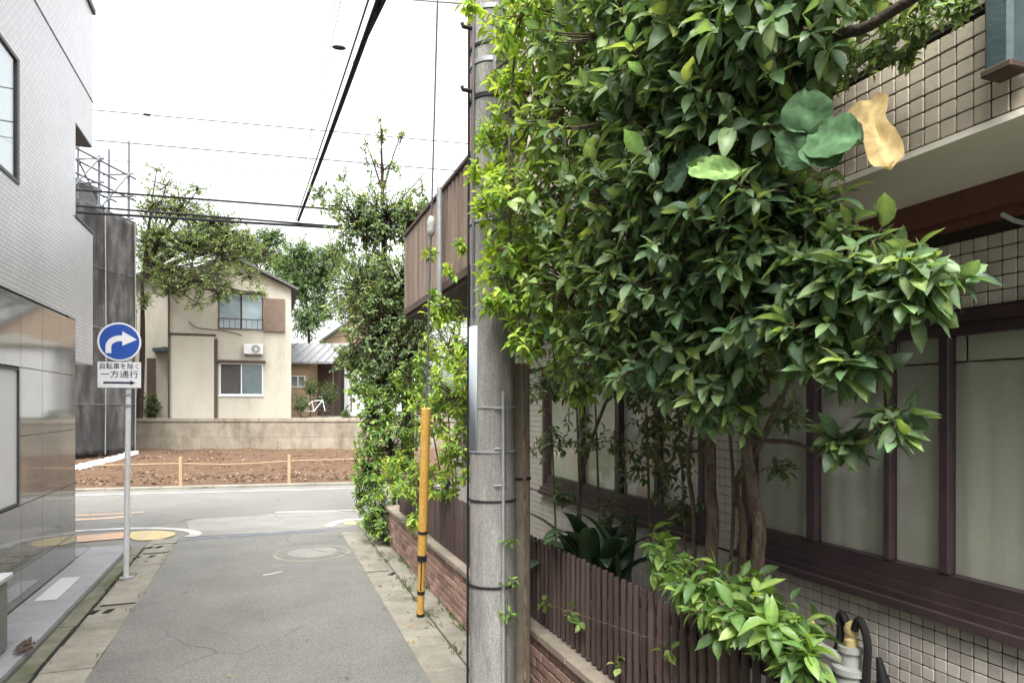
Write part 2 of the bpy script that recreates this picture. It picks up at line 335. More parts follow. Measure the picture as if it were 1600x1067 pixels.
strip('white_edge_line', smooth_pts([G(512, 823), G(526, 816), G(545, 812.5), G(575, 811), G(640, 808), G(800, 800)]), .17, 'paint')
strip('faded_white_line', [G(430, 800.5), G(500, 799), G(600, 796)], .12, 'paint')
pl = smooth_pts([G(205, 832), G(240, 829.5), G(270, 832), G(272, 837), G(250, 843), G(215, 845), G(203, 840), G(205, 832)], 4)
struct(sheet('yellow_patch', [(p.x, p.y) for p in pl[:-1]], .013, 'yellow_paint'))
pl = [G(120, 838), G(195, 832), G(192, 842), G(120, 848)]
struct(sheet('yellow_patch', [(p.x, p.y) for p in pl], .013, 'orange_paint'))
pl = [G(540, 821), G(535, 816), G(560, 814), G(600, 813), G(600, 818)]
struct(sheet('yellow_patch', [(p.x, p.y) for p in pl], .013, 'yellow_paint'))
strip('orange_mark', [G(100, 813), G(150, 811), G(205, 807)], .2, 'orange_paint')
strip('orange_mark', [G(100, 806), G(160, 804), G(225, 800)], .12, 'orange_paint')
# far kerb
kerb = struct(empty('far_kerb', (0, 17.9, 0)))
for i in range(-14, 20):
    x0, x1 = i * 1.2, i * 1.2 + 1.19
    MB().prism([(x0, edge_y(x0), -.02), (x1, edge_y(x1), -.02), (x1, edge_y(x1) + .28, -.02), (x0, edge_y(x0) + .28, -.02)], (0, 0, .075)).build('kerb_block', 'gutter', kerb)

# gutters of the lane: concrete cover slabs laid end to end
def gutter(name, x0, x1, y0, y1, length, z, material):
    g = struct(empty(name, ((x0 + x1) / 2, y0, 0)))
    m = MB(); m.box((x0 - .005, y0, -.05), (x1 + .005, y1, z - .035)); m.build('bed', 'mossy', g)
    me = MB().bbox((x0 + .002, 0, -.05), (x1 - .002, length - .005, 0), .004).mesh('slab'); me.materials.append(M[material])
    y = y0
    while y < y1 - .1:
        inst('slab', me, g, (jit(.002), y, z + jit(.002)), (0, jit(.003), 0)); y += length
    return g
gutter('gutter_right', 1.14, 1.475, -6, 10.9, 1.0, .012, 'gutter')
gutter('gutter_edge_right', 1.482, 1.70, -6, 10.9, 1.8, .02, 'gutter')
gl = gutter('gutter_left', -1.62, -1.25, -6, 11.1, .6, .012, 'gutter')
gutter('gutter_edge_left', -1.80, -1.645, -6, 10.85, 1.2, .008, 'mossy')
struct(sheet('gutter_slot', [(-1.66, -6), (-1.60, -6), (-1.60, 10.85), (-1.66, 10.85)], -.03 + .036, 'dark'))
for (x, y, s) in ((-1.53, 7.57, 1), (-1.53, 10.1, 1.3), (-1.50, 10.75, .9)):
    m = MB()
    for k in (-1, 1): m.prism([(x + k * .065 * s - .04, y - .05, .012), (x + k * .065 * s + .02, y - .05, .012), (x + k * .065 * s + .05, y + .07, .012), (x + k * .065 * s - .01, y + .07, .012)], (0, 0, .0065))
    m.build('drain_hole', 'dark', gl)
    MB().box((x - .05, y + .22, .012), (x + .27, y + .245, .0175)).build('joint_gap', 'dark', gl)
gr_ = [o for o in bpy.data.objects if o.name == 'gutter_right'][0]
p = G(612, 898)
MB().prism([(p.x - .06, p.y - .05, .012), (p.x + .0, p.y - .07, .012), (p.x + .08, p.y + .04, .012), (p.x + .02, p.y + .06, .012)], (0, 0, .0065)).build('drain_hole', 'dark', gr_)
MB().box((1.16, p.y + .16, .012), (1.42, p.y + .18, .0175)).build('joint_gap', 'dark', gr_)
# manhole with its round patch
mh = G(488, 864)
m = MB(); m.lathe((mh.x, mh.y, 0), [(.52, .004), (.52, .009), (.50, .0095)], 40)
man = m.build('manhole', 'gutter'); tag(man, 'round manhole cover with pale concrete ring in the lane asphalt', 'manhole')
MB().lathe((mh.x, mh.y, 0), [(.47, .0096), (.47, .0135), (.34, .0135), (.33, .0135)], 40).build('ring', 'asphalt', man)
MB().lathe((mh.x, mh.y, 0), [(.33, .0136), (.33, .018), (.30, .02)], 40).build('cover', 'pale_road', man)
strip('white_chalk_mark', [G(411, 899), G(425, 897), G(440, 893)], .05, 'paint', .008)

# paved strip in front of the left building
ps = struct(empty('paved_strip', (-2.05, 3, 0)))
MB().box((-6, -6, -.02), (-1.81, 10.8, .05)).build('bed', 'gutter', ps)
me = MB().bbox((0, 0, -.04), (.488, .59, 0), .004).mesh('paving_slab'); me.materials.append(M['paving'])
y = -5.9
while y < 10.7:
    inst('paving_slab', me, ps, (-2.295, y, .066 + jit(.001)), (jit(.002), 0, 0), (1, min(1, (10.82 - y) / .6), 1)); y += .6
MB().box((-6, -6, -.03), (-1.802, 10.81, .045)).build('kerb_face', 'paving', ps)
me2 = MB().bbox((0, 0, -.04), (.6, .6, 0), .004).mesh('paving_slab'); me2.materials.append(M['paving'])
for k in range(6): inst('paving_slab', me2, ps, (-2.905 - .605 * k, 10.2, .066), None, (1, 1, 1))
m = MB().bbox((-2.20, 8.0, .066), (-2.0, 8.95, .074), .003); o = m.build('pale_plate', 'plate_white'); tag(o, 'thin white rectangle on the paved strip by the granite wall', 'plate')  # thin white rectangle raised slightly above the slabs

# bare earth lot
nx, ny = 90, 36; v = []; f = []
def hn(x, y): return .5 * (math.sin(x * 1.7 + 1.3 * math.sin(y * .9)) * math.cos(y * 1.3 + .6) + .5 * math.sin(x * 4.1 + y * 2.3))
for i in range(nx + 1):
    x = -14 + 44 * i / nx
    for k in range(ny + 1):
        t = k / ny; y = (edge_y(x) + .26) * (1 - t) + wall_y(x) * t
        v.append((x, y, .03 + min(1, t * 5) * (.05 * hn(x, y) + .05 * random.random() + .05)))
for i in range(nx):
    for k in range(ny): a = i * (ny + 1) + k; f.append((a, a + ny + 1, a + ny + 2, a + 1))
m = MB(); m.add(v, f); struct(m.build('earth_lot', 'dirt', None, True))
def clods(name, n, r0, r1, material, label, xr=(-7, 14)):
    m = MB()
    for _ in range(n):
        x = random.uniform(*xr); t = random.random() ** 1.2; y = (edge_y(x) + .6) * (1 - t) + (wall_y(x) - .2) * t; r = random.uniform(r0, r1)
        c = Vector((x, y, .09 + r * .3)); q = [Vector((jit(.4), jit(.4), 0)) for _ in range(6)]
        d = [(1, 0, 0), (0, 1, 0), (-1, 0, 0), (0, -1, 0), (0, 0, .7), (0, 0, -.7)]
        m.add([c + r * (Vector(a) + b) for a, b in zip(d, q)], [(0, 1, 4), (1, 2, 4), (2, 3, 4), (3, 0, 4), (1, 0, 5), (2, 1, 5), (3, 2, 5), (0, 3, 5)])
    return tag(m.build(name, material), label, 'earth', kind='stuff')
clods('earth_clods', 3800, .018, .06, 'dirt', 'brown clods of earth scattered over the cleared lot')
clods('stone_chips', 450, .015, .045, 'rubble', 'pale stone chips scattered over the cleared lot')
# stakes and string of the lot
for k, (px, py, lab) in enumerate(((281, 764, 'thin wooden stake at the kerb left of the earth lot'), (452, 758, 'thin wooden stake at the kerb towards the ivy corner'))):
    g = G(px, py); c = Vector((g.x, g.y + .15, 0))
    o = MB().bbox((c.x - .035, c.y - .035, 0), (c.x + .035, c.y + .035, .78), .006).build('survey_stake', 'wood'); tag(o, lab, 'stake', 'stakes along the earth lot')
    if k == 0: s0 = c
    else: s1 = c
d = (s1 - s0); pts = [s0 + d * t + Vector((0, 0, .62 - .05 * math.sin(math.pi * max(0, min(1, t))))) for t in np.linspace(-.75, 1.9, 20)]
tag(MB().tube(pts, .012, 5).build('boundary_string', 'wood'), 'pale string stretched along the edge of the earth lot', 'string')

# retaining wall and the terrace behind it
rw0 = P(195, 704, 29.7); rw0.z = 0
TW = lambda p: rw0 + RIGHT * p[0] + FWD * p[1] + Vector((0, 0, p[2]))
rwall = empty('retaining_wall', rw0, 'stained concrete block retaining wall behind the brown earth lot', 'wall')
MB().box((0, .06, -.1), (26, .5, 1.42), TW).build('core', 'mortar', rwall)
for r_, (z0, z1) in enumerate(((0, .62), (.625, 1.30))):
    u = -1.7 * (r_ % 2)
    while u < 26:
        a, b = max(u, 0), min(u + 3.395, 26)
        if b - a > .1: MB().bbox((a, jit(.012), z0), (b, .2, z1), .008, TW).build('block', 'concrete', rwall)
        u += 3.4
for k in range(13): MB().bbox((2 * k, -.04, 1.31), (2 * k + 1.985, .5, 1.47 + jit(.01)), .012, TW).build('coping_block', 'concrete', rwall)
m = MB(); m.add([TW(p) for p in ((-40, .4, 1.44), (60, .4, 1.44), (60, 160, 1.44), (-40, 160, 1.44))], [(0, 1, 2, 3)]); struct(m.build('terrace_ground', 'ground'))

# ================================================================ LEFT BUILDING (tiled, granite base)
lb = empty('tiled_building', (-2.3, 4, 0), 'pale mosaic tiled building with polished granite base on the left', 'building')
XL = -2.3; TL = lambda p: Vector((XL - p[1], p[0], p[2]))      # (along the lane, inwards, up)
win = (6.2, 7.9, 4.23, 5.47)
m = MB(); wall_cells(m, -8, 10.02, 3.16, 7.60, [win], 0, .25, TL)
m.box((10.021, 0, 2.62), (10.94, .2, 4.47), TL)                  # balcony parapet, lane side
m.box((10.021, 0, 5.70), (10.94, .25, 7.60), TL)
tw = m.build('tile_wall', 'ltile', lb)
MB().box((10.74, .201, 2.62), (10.94, 7, 4.47), TL).build('balcony_front', 'ltile', lb)
MB().box((10.021, .201, 2.62), (10.739, 7, 2.80), TL).build('balcony_floor', 'soffit', lb)
MB().box((10.021, .251, 5.70), (10.94, 7, 7.60), TL).build('upper_front', 'ltile', lb)
MB().box((10.022, .02, 5.685), (10.92, 6.9, 5.698), TL).build('balcony_soffit', 'coping', lb)
MB().box((9.85, .26, 2.7), (10.015, 7, 7.55), TL).build('front_wall', 'ltile', lb)
MB().box((-8, 6.7, 0), (9.84, 7, 7.55), TL).build('back_wall', 'stucco', lb)
MB().box((-8, .26, 0), (-7.7, 6.69, 7.55), TL).build('end_wall', 'stucco', lb)
MB().box((-8.03, -.03, 7.602), (10.98, 7.05, 7.68), TL).build('roof_coping', 'coping', lb)
MB().box((-8, .2, 7.4), (10.0, 6.9, 7.5), TL).build('flat_roof', 'greybox', lb)
MB().box((10.0, -.02, 4.472), (10.96, .24, 4.50), TL).build('parapet_cap', 'coping', lb)
MB().box((-8, -.006, 6.335), (10.945, .003, 6.352), TL).build('expansion_joint', 'coping', lb)
m = MB()
for a, b in (((6.2, -.012, 4.23), (7.9, .1, 4.265)), ((6.2, -.012, 5.435), (7.9, .1, 5.47)), ((7.835, -.012, 4.266), (7.9, .1, 5.434)), ((6.2, -.012, 4.266), (6.27, .1, 5.434))): m.box(a, b, TL)
wf = m.build('window', 'coping', lb)
MB().box((6.27, .006, 4.265), (7.835, .012, 5.435), TL).build('pane', 'winglass', wf)
MB().box((6.2, .04, 4.25), (7.87, .05, 5.45), TL).build('blind', 'stucco', wf)
# granite base: separate polished panels with open joints
gw = MB(); hole = (5.9, 7.92, 1.06, 2.42)
wall_cells(gw, -8, 10.0, .05, 3.13, [hole], .03, .25, TL); gw = gw.build('granite_wall', 'dark', lb)
MB().box((9.75, .26, .05), (9.99, 7, 3.1), TL).build('ground_floor_front', 'granite', lb)
zs = [.07, .40, 1.05, 1.74, 2.43, 3.14]; ys = [10.018 - .68 * k for k in range(24)]
for a, b in zip(ys[1:], ys):
    for c, d in zip(zs, zs[1:]):
        if b > hole[0] + .02 and a < hole[1] - .02 and d > hole[2] + .02 and c < hole[3] - .02:
            if b > hole[1]: MB().bbox((hole[1] + .004, 0, c + .003), (b - .003, .03, d - .003), .002, TL).build('granite_panel', 'granite', gw)
            continue
        MB().bbox((a + .003, 0, c + .003), (b - .003, .03, d - .003), .002, TL).build('granite_panel', 'granite', gw)
MB().box((9.7, .001, 3.135), (10.02, .25, 3.159), TL).build('joint_flashing', 'coping', lb)
m = MB()
for a, b in (((5.9, -.006, 1.06), (7.92, .12, 1.085)), ((5.9, -.006, 2.395), (7.92, .12, 2.42)), ((7.895, -.006, 1.086), (7.92, .12, 2.394)), ((5.9, -.006, 1.086), (5.93, .12, 2.394))): m.box(a, b, TL)
w2 = m.build('window', 'coping', lb)
MB().box((5.93, .012, 1.085), (7.895, .03, 2.395), TL).build('frosted_pane', 'sign_white', w2)
# cabinet at the wall foot
cb = empty('meter_cabinet', (-2.1, 6.2, .07), 'low grey cabinet with pale lid against the granite wall', 'cabinet')
MB().bbox((-2.28, 5.75, .07), (-1.97, 6.52, .64), .01).build('body', 'greybox', cb)
MB().bbox((-2.29, 5.72, .642), (-1.94, 6.55, .685), .008).build('lid', 'white_metal', cb)
m = MB()
for k in range(26): q = Vector((-1.86 + jit(.05), 6.45 + jit(.18), .072 + abs(jit(.02)))); m.prism([q, q + Vector((.05, .01, .012)), q + Vector((.03, .05, .02))], (0, 0, .003))
tag(m.build('dry_leaves', 'brown_trim'), 'small heap of dry brown leaves at the foot of the grey cabinet', 'leaves', kind='stuff')

# ================================================================ ONE-WAY SIGN
sp = Vector((-1.54, 8.94, .01)); sg = empty('road_sign', sp, 'blue round turn right sign with white plate on a grey post', 'sign')
top = sp + Vector((.03, 0, 2.86))
MB().tube([sp, top], .031, 14).build('post', 'white_metal', sg, True)
MB().lathe((sp.x, sp.y, 0), [(.075, .012), (.07, .03), (.036, .035)], 16).build('base_collar', 'galv', sg, True)
for z_ in (2.02, 2.15, 2.45, 2.66): MB().tube([sp + Vector((.02, 0, z_)), sp + Vector((.02, 0, z_ + .03))], .037, 14).build('clamp', 'galv', sg)
dc = Vector((-1.60, 8.895, 2.79))
TS = lambda u, v, w=0: dc + Vector((u, -w, v - 0))
def disc(r, w0, w1, n=48):
    m = MB(); m.prism([TS(r * math.cos(2 * math.pi * k / n), r * math.sin(2 * math.pi * k / n), w0) for k in range(n)], (0, -(w1 - w0), 0)); return m
dd = disc(.225, -.004, .004).build('round_plate', 'sign_white', sg)
disc(.205, .0045, .006).build('blue_face', 'sign_blue', dd)
# white arrow: rises, bends right
arc = [(-.15 + .0, -.13)] ; outer = []; inner = []
for k in range(11):
    a = R(180 - 9 * k); outer.append((.02 + .165 * math.cos(a) * 1.0, -.06 + .135 * math.sin(a))); inner.append((.02 + .105 * math.cos(a), -.06 + .068 * math.sin(a)))
poly = [(-.145, -.135)] + outer[:10] + [(.03, .075), (.03, .125), (.185, .03), (.03, -.045), (.03, .008)] + inner[:10][::-1] + [(-.085, -.135)]
MB().prism([TS(u * .98, v, .0062) for u, v in poly], (0, -.0014, 0)).build('arrow', 'sign_white', dd)
pc = Vector((-1.60, 8.895, 2.405)); TP = lambda u, v, w=0: pc + Vector((u, -w, v))
pb = MB(); pb.prism([TP(u, v, -.004) for u, v in ((-.222, -.15), (.222, -.15), (.222, .15), (-.222, .15))], (0, -.008, 0)); pb = pb.build('text_plate', 'sign_white', sg)
MB().prism([TP(u, v, .0045) for u, v in ((-.165, -.103), (.11, -.103), (.11, -.12), (.165, -.092), (.11, -.064), (.11, -.081), (-.165, -.081))], (0, -.0015, 0)).build('plate_arrow', 'ink', pb)
def text_mesh(body, size, loc, name, parent, xs=1):
    cu = bpy.data.curves.new('tmp', 'FONT'); cu.body = body; cu.size = size; cu.align_x = 'CENTER'; cu.align_y = 'CENTER'; cu.extrude = .0007; cu.offset = .0004
    to = bpy.data.objects.new('tmp', cu); col.objects.link(to); bpy.context.view_layer.update()
    me = bpy.data.meshes.new_from_object(to.evaluated_get(bpy.context.evaluated_depsgraph_get()))
    bpy.data.objects.remove(to)
    bx = [v.co.x for v in me.vertices] or [0]; cx = (min(bx) + max(bx)) / 2
    for v_ in me.vertices: x_, y_, z_ = v_.co; v_.co = Vector(loc) + Vector(((x_ - cx) * xs, -z_ - .005, y_))
    me.materials.clear(); return link_mesh(name, me, 'ink', parent)
text_mesh('自転車を除く', .078, TP(0, .095), 'text_line', pb, .92)
text_mesh('一方通行', .092, TP(0, .0), 'text_line', pb, 1.08)

# ================================================================ UTILITY POLE, SECOND POST, GUY WIRE
pcx, pcy = 1.374, 4.08
up = empty('utility_pole', (pcx, pcy, 0), 'weathered concrete utility pole with white conduit in front of the leafy tree', 'pole')
pr = lambda z: .150 - .0022 * z
MB().tube([(pcx, pcy, z) for z in (0, 1.75, 4, 8, 11.6)], [pr(z) for z in (0, 1.75, 4, 8, 11.6)], 32).build('shaft', 'pole', up, True)
toc = math.atan2(-pcy, -pcx)
def onpole(ang, z, off): r_ = pr(z) + off; return Vector((pcx + r_ * math.cos(toc + ang), pcy + r_ * math.sin(toc + ang), z))
m = MB(); v = []; n = 9
for z in (1.77, 2.55):
    for k in range(n): v.append(onpole(R(-88 + 48 * k / (n - 1)), z, .008))
m.add(v, [(k, k + 1, n + k + 1, n + k) for k in range(n - 1)])
o = m.build('guard_sheet', 'bluepanel', up, True); sm = o.modifiers.new('thick', 'SOLIDIFY'); sm.thickness = .005
for z, w, mt in ((1.75, .014, 'galv'), (1.44, .012, 'black'), (2.03, .012, 'galv'), (4.53, .03, 'galv'), (4.2, .03, 'galv'), (4.31, .02, 'black'), (3.98, .03, 'black'), (3.2, .02, 'galv'), (.9, .014, 'black'), (5.5, .04, 'galv')):
    MB().lathe((pcx, pcy, z), [(pr(z) + .001, 0), (pr(z) + .007, .002), (pr(z) + .007, w), (pr(z) + .001, w + .002)], 32).build('band', mt, up, True)
MB().tube([onpole(R(24), z, .016) for z in (0.02, .8, 1.5, 2.14)], .0115, 10).build('conduit', 'galv', up, True)
for z in (1.55, 1.78, 2.03): m = MB().tube([onpole(R(a), z, .012) for a in (4, 14, 24, 34)], .006, 6); m.build('conduit_clip', 'galv', up)
MB().tube([onpole(R(-86), z, .012) for z in (0.02, 1, 2, 4, 8, 11)], .008, 8).build('pole_cable', 'cable', up, True)
MB().tube([onpole(R(-52), z, .012) for z in (2.6, 4, 5, 8)], .009, 8).build('pole_cable', 'cable_grey', up, True)
for z in (4.45, 4.05):
    b = onpole(R(-70), z, .0); d_ = Vector((math.cos(toc - R(70)), math.sin(toc - R(70)), 0))
    MB().tube([b, b + d_ * .06, b + d_ * .065 + Vector((0, 0, .02))], .014, 8).build('bolt', 'black', up)
MB().tube([onpole(R(5), 4.1, .02), onpole(R(5), 4.42, .02)], .012, 8).build('step_bracket', 'galv', up)
MB().box((pcx - .5, pcy - .05, 9.2), (pcx + .9, pcy + .05, 9.3)).build('cross_arm', 'galv', up)
o = MB().tube([(1.608, 4.20, 0), (1.608, 4.20, 1.2), (1.61, 4.2, 2.33)], [.072, .07, .066], 16).build('short_post', 'cap', None, True)
tag(o, 'short weathered post standing close behind the utility pole', 'post')
MB().lathe((1.608, 4.2, 0), [(.075, 1.55), (.075, 1.57)], 16).build('strap', 'black', o)
gb = Vector((1.40, 6.34, 0.02)); gt = Vector((1.22, 4.15, 11.4)); gd = (gt - gb).normalized()
gy = empty('guy_wire', gb, 'slanting guy wire with yellow guard beside the brick wall', 'guy wire')
MB().tube([gb + gd * t for t in (.02, .2, .6)], [.034, .034, .036], 14).build('guard_foot', 'yellow', gy, True)
MB().tube([gb + gd * t for t in (.6, 1.2, 2.04)], [.043, .043, .045], 14).build('guard', 'yellow', gy, True)
for t, w, r_ in ((.0, .03, .038), (.23, .035, .038), (.57, .06, .046), (.84, .03, .0465)): MB().tube([gb + gd * t, gb + gd * (t + w)], r_, 14).build('black_band', 'black', gy, True)
MB().tube([gb + gd * .27 + Vector((-.012, -.034, 0)), gb + gd * .57 + Vector((-.012, -.036, 0))], .006, 6).build('seam', 'black', gy)
MB().tube([gb + gd * 2.0, gt], .0085, 8).build('wire', 'cable_grey', gy)
q = gb + gd * 3.55; m = MB().tube([q + gd * s for s in (0, .02, .06, .09, .12, .16, .18)], [.01, .028, .038, .032, .038, .028, .01], 14); m.build('insulator', 'gas', gy, True)

# ================================================================ LOW BRICK WALL WITH PICKET FENCE
bw = empty('brick_wall', (1.77, 5, 0), 'low red brick garden wall with stone caps along the right gutter', 'wall')
MB().box((1.704, .4, -.02), (1.85, 9.95, .50)).build('mortar_core', 'mortar', bw)
bm_ = []
for k in range(4):
    me = MB().bbox((0, 0, 0), (.11, .208 + jit(.003), .058), .005).mesh('brick'); me.materials.append(M['brick']); bm_.append(me)
for r_ in range(7):
    y = .42 - .11 * (r_ % 2)
    while y < 9.75:
        if y > .3: inst('brick', bm_[random.randrange(4)], bw, (1.69 + jit(.004), y, .025 + r_ * .0685), (0, 0, jit(.012)))
        y += .2185
y = .4
while y < 9.9:
    MB().bbox((1.665, y + .003, .505), (1.885, min(y + .395, 9.96), .56 + jit(.003)), .008).build('cap_stone', 'cap', bw); y += .4
fn = empty('picket_fence', (1.77, 5, .56), 'dark brown picket fence standing on the low brick wall', 'fence')
pk = []
for k in range(3):
    h = .565 + jit(.004); me = MB().lathe((0, 0, 0), [(.0165, 0), (.0165, h - .012), (.014, h - .003), (.008, h)], 8).mesh('picket', True); me.materials.append(M['picket'])
    me.set_sharp_from_angle(angle=R(40)); pk.append(me)
y = .5
while y < 9.3:
    inst('picket', pk[random.randrange(3)], fn, (1.765 + jit(.002), y, .57), (jit(.012), jit(.008), 0)); y += .068
for z in (.68, 1.02): MB().box((1.784, .45, z), (1.812, 9.35, z + .04)).build('rail', 'picket', fn)
for k in range(6): MB().bbox((1.813, .6 + 1.7 * k, .55), (1.86, .65 + 1.7 * k, 1.10), .004).build('fence_post', 'picket', fn)

# ================================================================ RIGHT HOUSE
rh = empty('tiled_house', (2.6, 3, 0), 'brown tiled house with wide dark framed windows behind the tree', 'house')
XW, XU = 2.55, 2.0
TR = lambda p: Vector((XW + p[1], p[0], p[2]))
wins = [(.35, 3.1), (3.45, 6.0), (6.4, 8.8)]
holes = [(a, b, 1.2, 2.42) for a, b in wins]
m = MB(); wall_cells(m, -6, 9.3, -.05, 2.88, holes, .007, .2, TR); lw = m.build('lower_wall', 'grout', rh)
m = MB(); m.box((XU + .007, -6, 2.885), (2.8, 4.8, 8.4)); uw = m.build('upper_wall', 'grout', rh)
MB().box((XW + .207, 4.81, 2.885), (XW + .3, 9.3, 8.4)).build('recessed_wall', 'pinkwall', rh)
MB().box((XW + .301, 9.1, -.05), (8, 9.3, 8.4)).build('end_wall', 'pinkwall', rh)
MB().box((XW + .301, -6, -.05), (8, -5.8, 8.4)).build('back_end_wall', 'pinkwall', rh)
MB().box((7.8, -5.79, -.05), (8, 9.09, 8.4)).build('back_wall', 'pinkwall', rh)
MB().box((2.0, -6.05, 8.402), (8.05, 9.35, 8.55)).build('flat_roof', 'roof', rh)
MB().box((3.6, -5.7, .2), (3.65, 9.0, 2.85)).build('room_partition', 'curtain', rh)
MB().box((XW + .2, -5.7, 2.6), (7.7, 9.05, 2.87)).build('room_ceiling', 'soffit', rh)
MB().box((XU - .012, -6, 2.862), (XW - .083, 4.81, 2.883)).build('soffit', 'soffit', rh)
MB().box((XW - .082, -6, 2.765), (XW + .005, 4.9, 2.882)).build('beam', 'redbeam', rh)
MB().box((XW - .05, -6, 2.735), (XW + .004, 4.9, 2.763)).build('beam_trim', 'redbeam', rh)
MB().box((XU - .02, .98, 2.95), (XU + .0, 1.17, 8.4)).build('corner_trim', 'redbeam', rh)
m = MB(); m.bbox((1.915, 1.240, 2.985), (1.985, 1.318, 8.4), .012); m.build('downpipe', 'greenpipe', rh)
m = MB(); m.bbox((1.910, 1.236, 2.978), (1.992, 1.322, 3.0), .004); m.build('downpipe_collar', 'brown_trim', rh)
MB().tube([PX(1566, 335, 2.43), PX(1585, 345, 2.43), PX(1640, 358, 2.42)], .008, 8).build('hook', 'white_metal', rh)
MB().box((XU + .0, -2, 3.222), (XU + .0055, 4.8, 3.232)).build('dark_joint', 'dark', rh)
# tiles, one by one
PITCH = .0532; tl = []
def region(X, y0, y1, z0, z1, up_):
    for i in range(int((y1 - y0) / PITCH)):
        for k in range(int((z1 - z0) / PITCH)): tl.append((X, y0 + (i + .5) * PITCH, z0 + (k + .5) * PITCH, up_))
region(XW, .3, 9.28, .124, 1.1892, 0); region(XW, .3, 9.28, 2.425, 2.74, 0)
for a, b in ((3.1, 3.45), (6.0, 6.4), (8.8, 9.3)): region(XW, a + .005, b, 1.2, 2.42, 0)
region(XU, .5, 4.78, 2.892, 3.215, 1); region(XU, .5, 4.78, 3.24, 8.38, 1)
def rank(t):
    d_ = depth(t); px = 800 + F_PX * (t[0] * cY - t[1] * sY) / d_; py = HORIZON - F_PX * (t[2] - EYE) / d_
    vis = 1285 < px < 1605 and -5 < py < 1072
    return (0 if vis else 1, d_)
tl.sort(key=rank); tmesh = []
for mt in ('rtile', 'rtile_up'):
    me = MB().bbox((0, -.0244, -.0244), (.012, .0244, .0244), .0025).mesh('tile'); me.materials.append(M[mt]); tmesh.append(me)
for X, y, z, u_ in tl[:300]: inst('tile', tmesh[u_], (lw, uw)[u_], (X + jit(.0006), y, z), (0, jit(.012), jit(.012)))
for u_, par in ((0, lw), (1, uw)):
    m = MB()
    for X, y, z, q_ in tl[300:]:
        if q_ == u_: m.box((X + jit(.0008), y - .0244, z - .0244), (X + .009, y + .0244, z + .0244))
    o = m.build('tiles', ('rtile', 'rtile_up')[u_], par); o['kind'] = 'stuff'
# windows
mull = [[.95, 1.28, (1.905, .042), (2.165, .034), (2.60, .058)], [(4.0, .05), (4.55, .07), (5.2, .05)], [(7.0, .05), (7.6, .07), (8.2, .05)]]
for (a, b), ml in zip(wins, mull):
    m = MB()
    m.box((a + .003, -.02, 1.262), (b - .003, .09, 1.30), TR); m.box((a + .003, -.02, 2.372), (b - .003, .09, 2.418), TR)
    m.box((a + .003, -.02, 1.3005), (a + .05, .09, 2.3715), TR); m.box((b - .05, -.02, 1.3005), (b - .003, .09, 2.3715), TR)
    w_ = m.build('window', 'frame', rh)
    MB().bbox((a - .03, -.055, 1.19), (b + .03, .1, 1.232), .006, TR).build('sill', 'frame', w_)
    MB().box((a - .0, -.045, 1.2325), (b + .0, .09, 1.2615), TR).build('sill_step', 'frame', w_)
    MB().box((a + .051, .0, 1.3005), (b - .051, .05, 1.375), TR).build('bottom_rail', 'frame', w_)
    MB().box((a + .051, .0, 2.325), (b - .051, .05, 2.3715), TR).build('top_rail', 'frame', w_)
    for q_ in ml:
        yy, ww = q_ if isinstance(q_, tuple) else (q_, .05)
        MB().bbox((yy - ww / 2, -.008, 1.3755), (yy + ww / 2, .04, 2.3245), .004, TR).build('mullion', 'frame', w_)
    MB().box((a + .051, .018, 1.31), (b - .051, .023, 2.37), TR).build('pane', 'glass', w_)
    # pleated curtain and its rail band
    n_ = int((b - a) / .035); v = []; f = []
    for i in range(n_ + 1):
        yy = a + (b - a) * i / n_; ww = .062 + .004 * math.sin(i * 1.9) + .004 * math.sin(i * .7)
        v += [TR((yy, ww, 1.22)), TR((yy, ww, 2.22))]
    f = [(2 * i, 2 * i + 2, 2 * i + 3, 2 * i + 1) for i in range(n_)]
    m = MB(); m.add(v, f); m.build('curtain', 'curtain', w_, True)
    for k in range(int((b - a) / .30) + 1):
        u0 = a + .30 * k; u1 = min(u0 + .29, b)
        if u1 - u0 > .05: MB().box((u0, .045, 2.225), (u1, .05, 2.42), TR).build('valance', 'blind', w_)
# balcony with vertical boards
bal = MB(); bal.box((1.93, 4.84, 3.30), (XW + .206, 9.66, 3.42)); bal = bal.build('balcony', 'brown_trim', rh)
me = MB().bbox((0, -.05, 0), (.022, .05, 1.06), .003).mesh('board'); me.materials.append(M['board'])
y = 4.92
while y < 9.64: inst('board', me, bal, (1.905 + jit(.002), y, 3.43), (0, 0, jit(.02))); y += (.112 if y > 7.5 else .15)
me = MB().bbox((-.05, 0, 0), (.05, .022, 1.06), .003).mesh('board'); me.materials.append(M['board'])
for k in range(6): inst('board', me, bal, (1.99 + k * .112, 9.64, 3.43))
MB().bbox((1.88, 4.84, 4.495), (1.96, 9.70, 4.54), .005).build('top_rail', 'brown_trim', bal)
MB().bbox((1.961, 9.62, 4.495), (2.7, 9.70, 4.54), .005).build('end_rail', 'brown_trim', bal)
MB().bbox((1.885, 4.84, 3.35), (1.904, 9.68, 3.44), .004).build('bottom_rail', 'brown_trim', bal)
MB().tube([(1.84, 7.34, 2.95), (1.84, 7.34, 4.5)], .032, 12).build('side_post', 'galv', bal, True)
MB().tube([(XW + .15, 8.93, 3.44), (XW + .15, 8.93, 8.38)], .05, 12).build('rain_pipe', 'redpipe', rh, True)
MB().tube([(XW + .15, 8.65, 3.44), (XW + .15, 8.65, 8.38)], .03, 12).build('rain_pipe', 'pinkwall', rh, True)
MB().box((XW + .19, 7.2, 3.5), (XW + .206, 8.3, 5.4)).build('balcony_door', 'frame', rh)

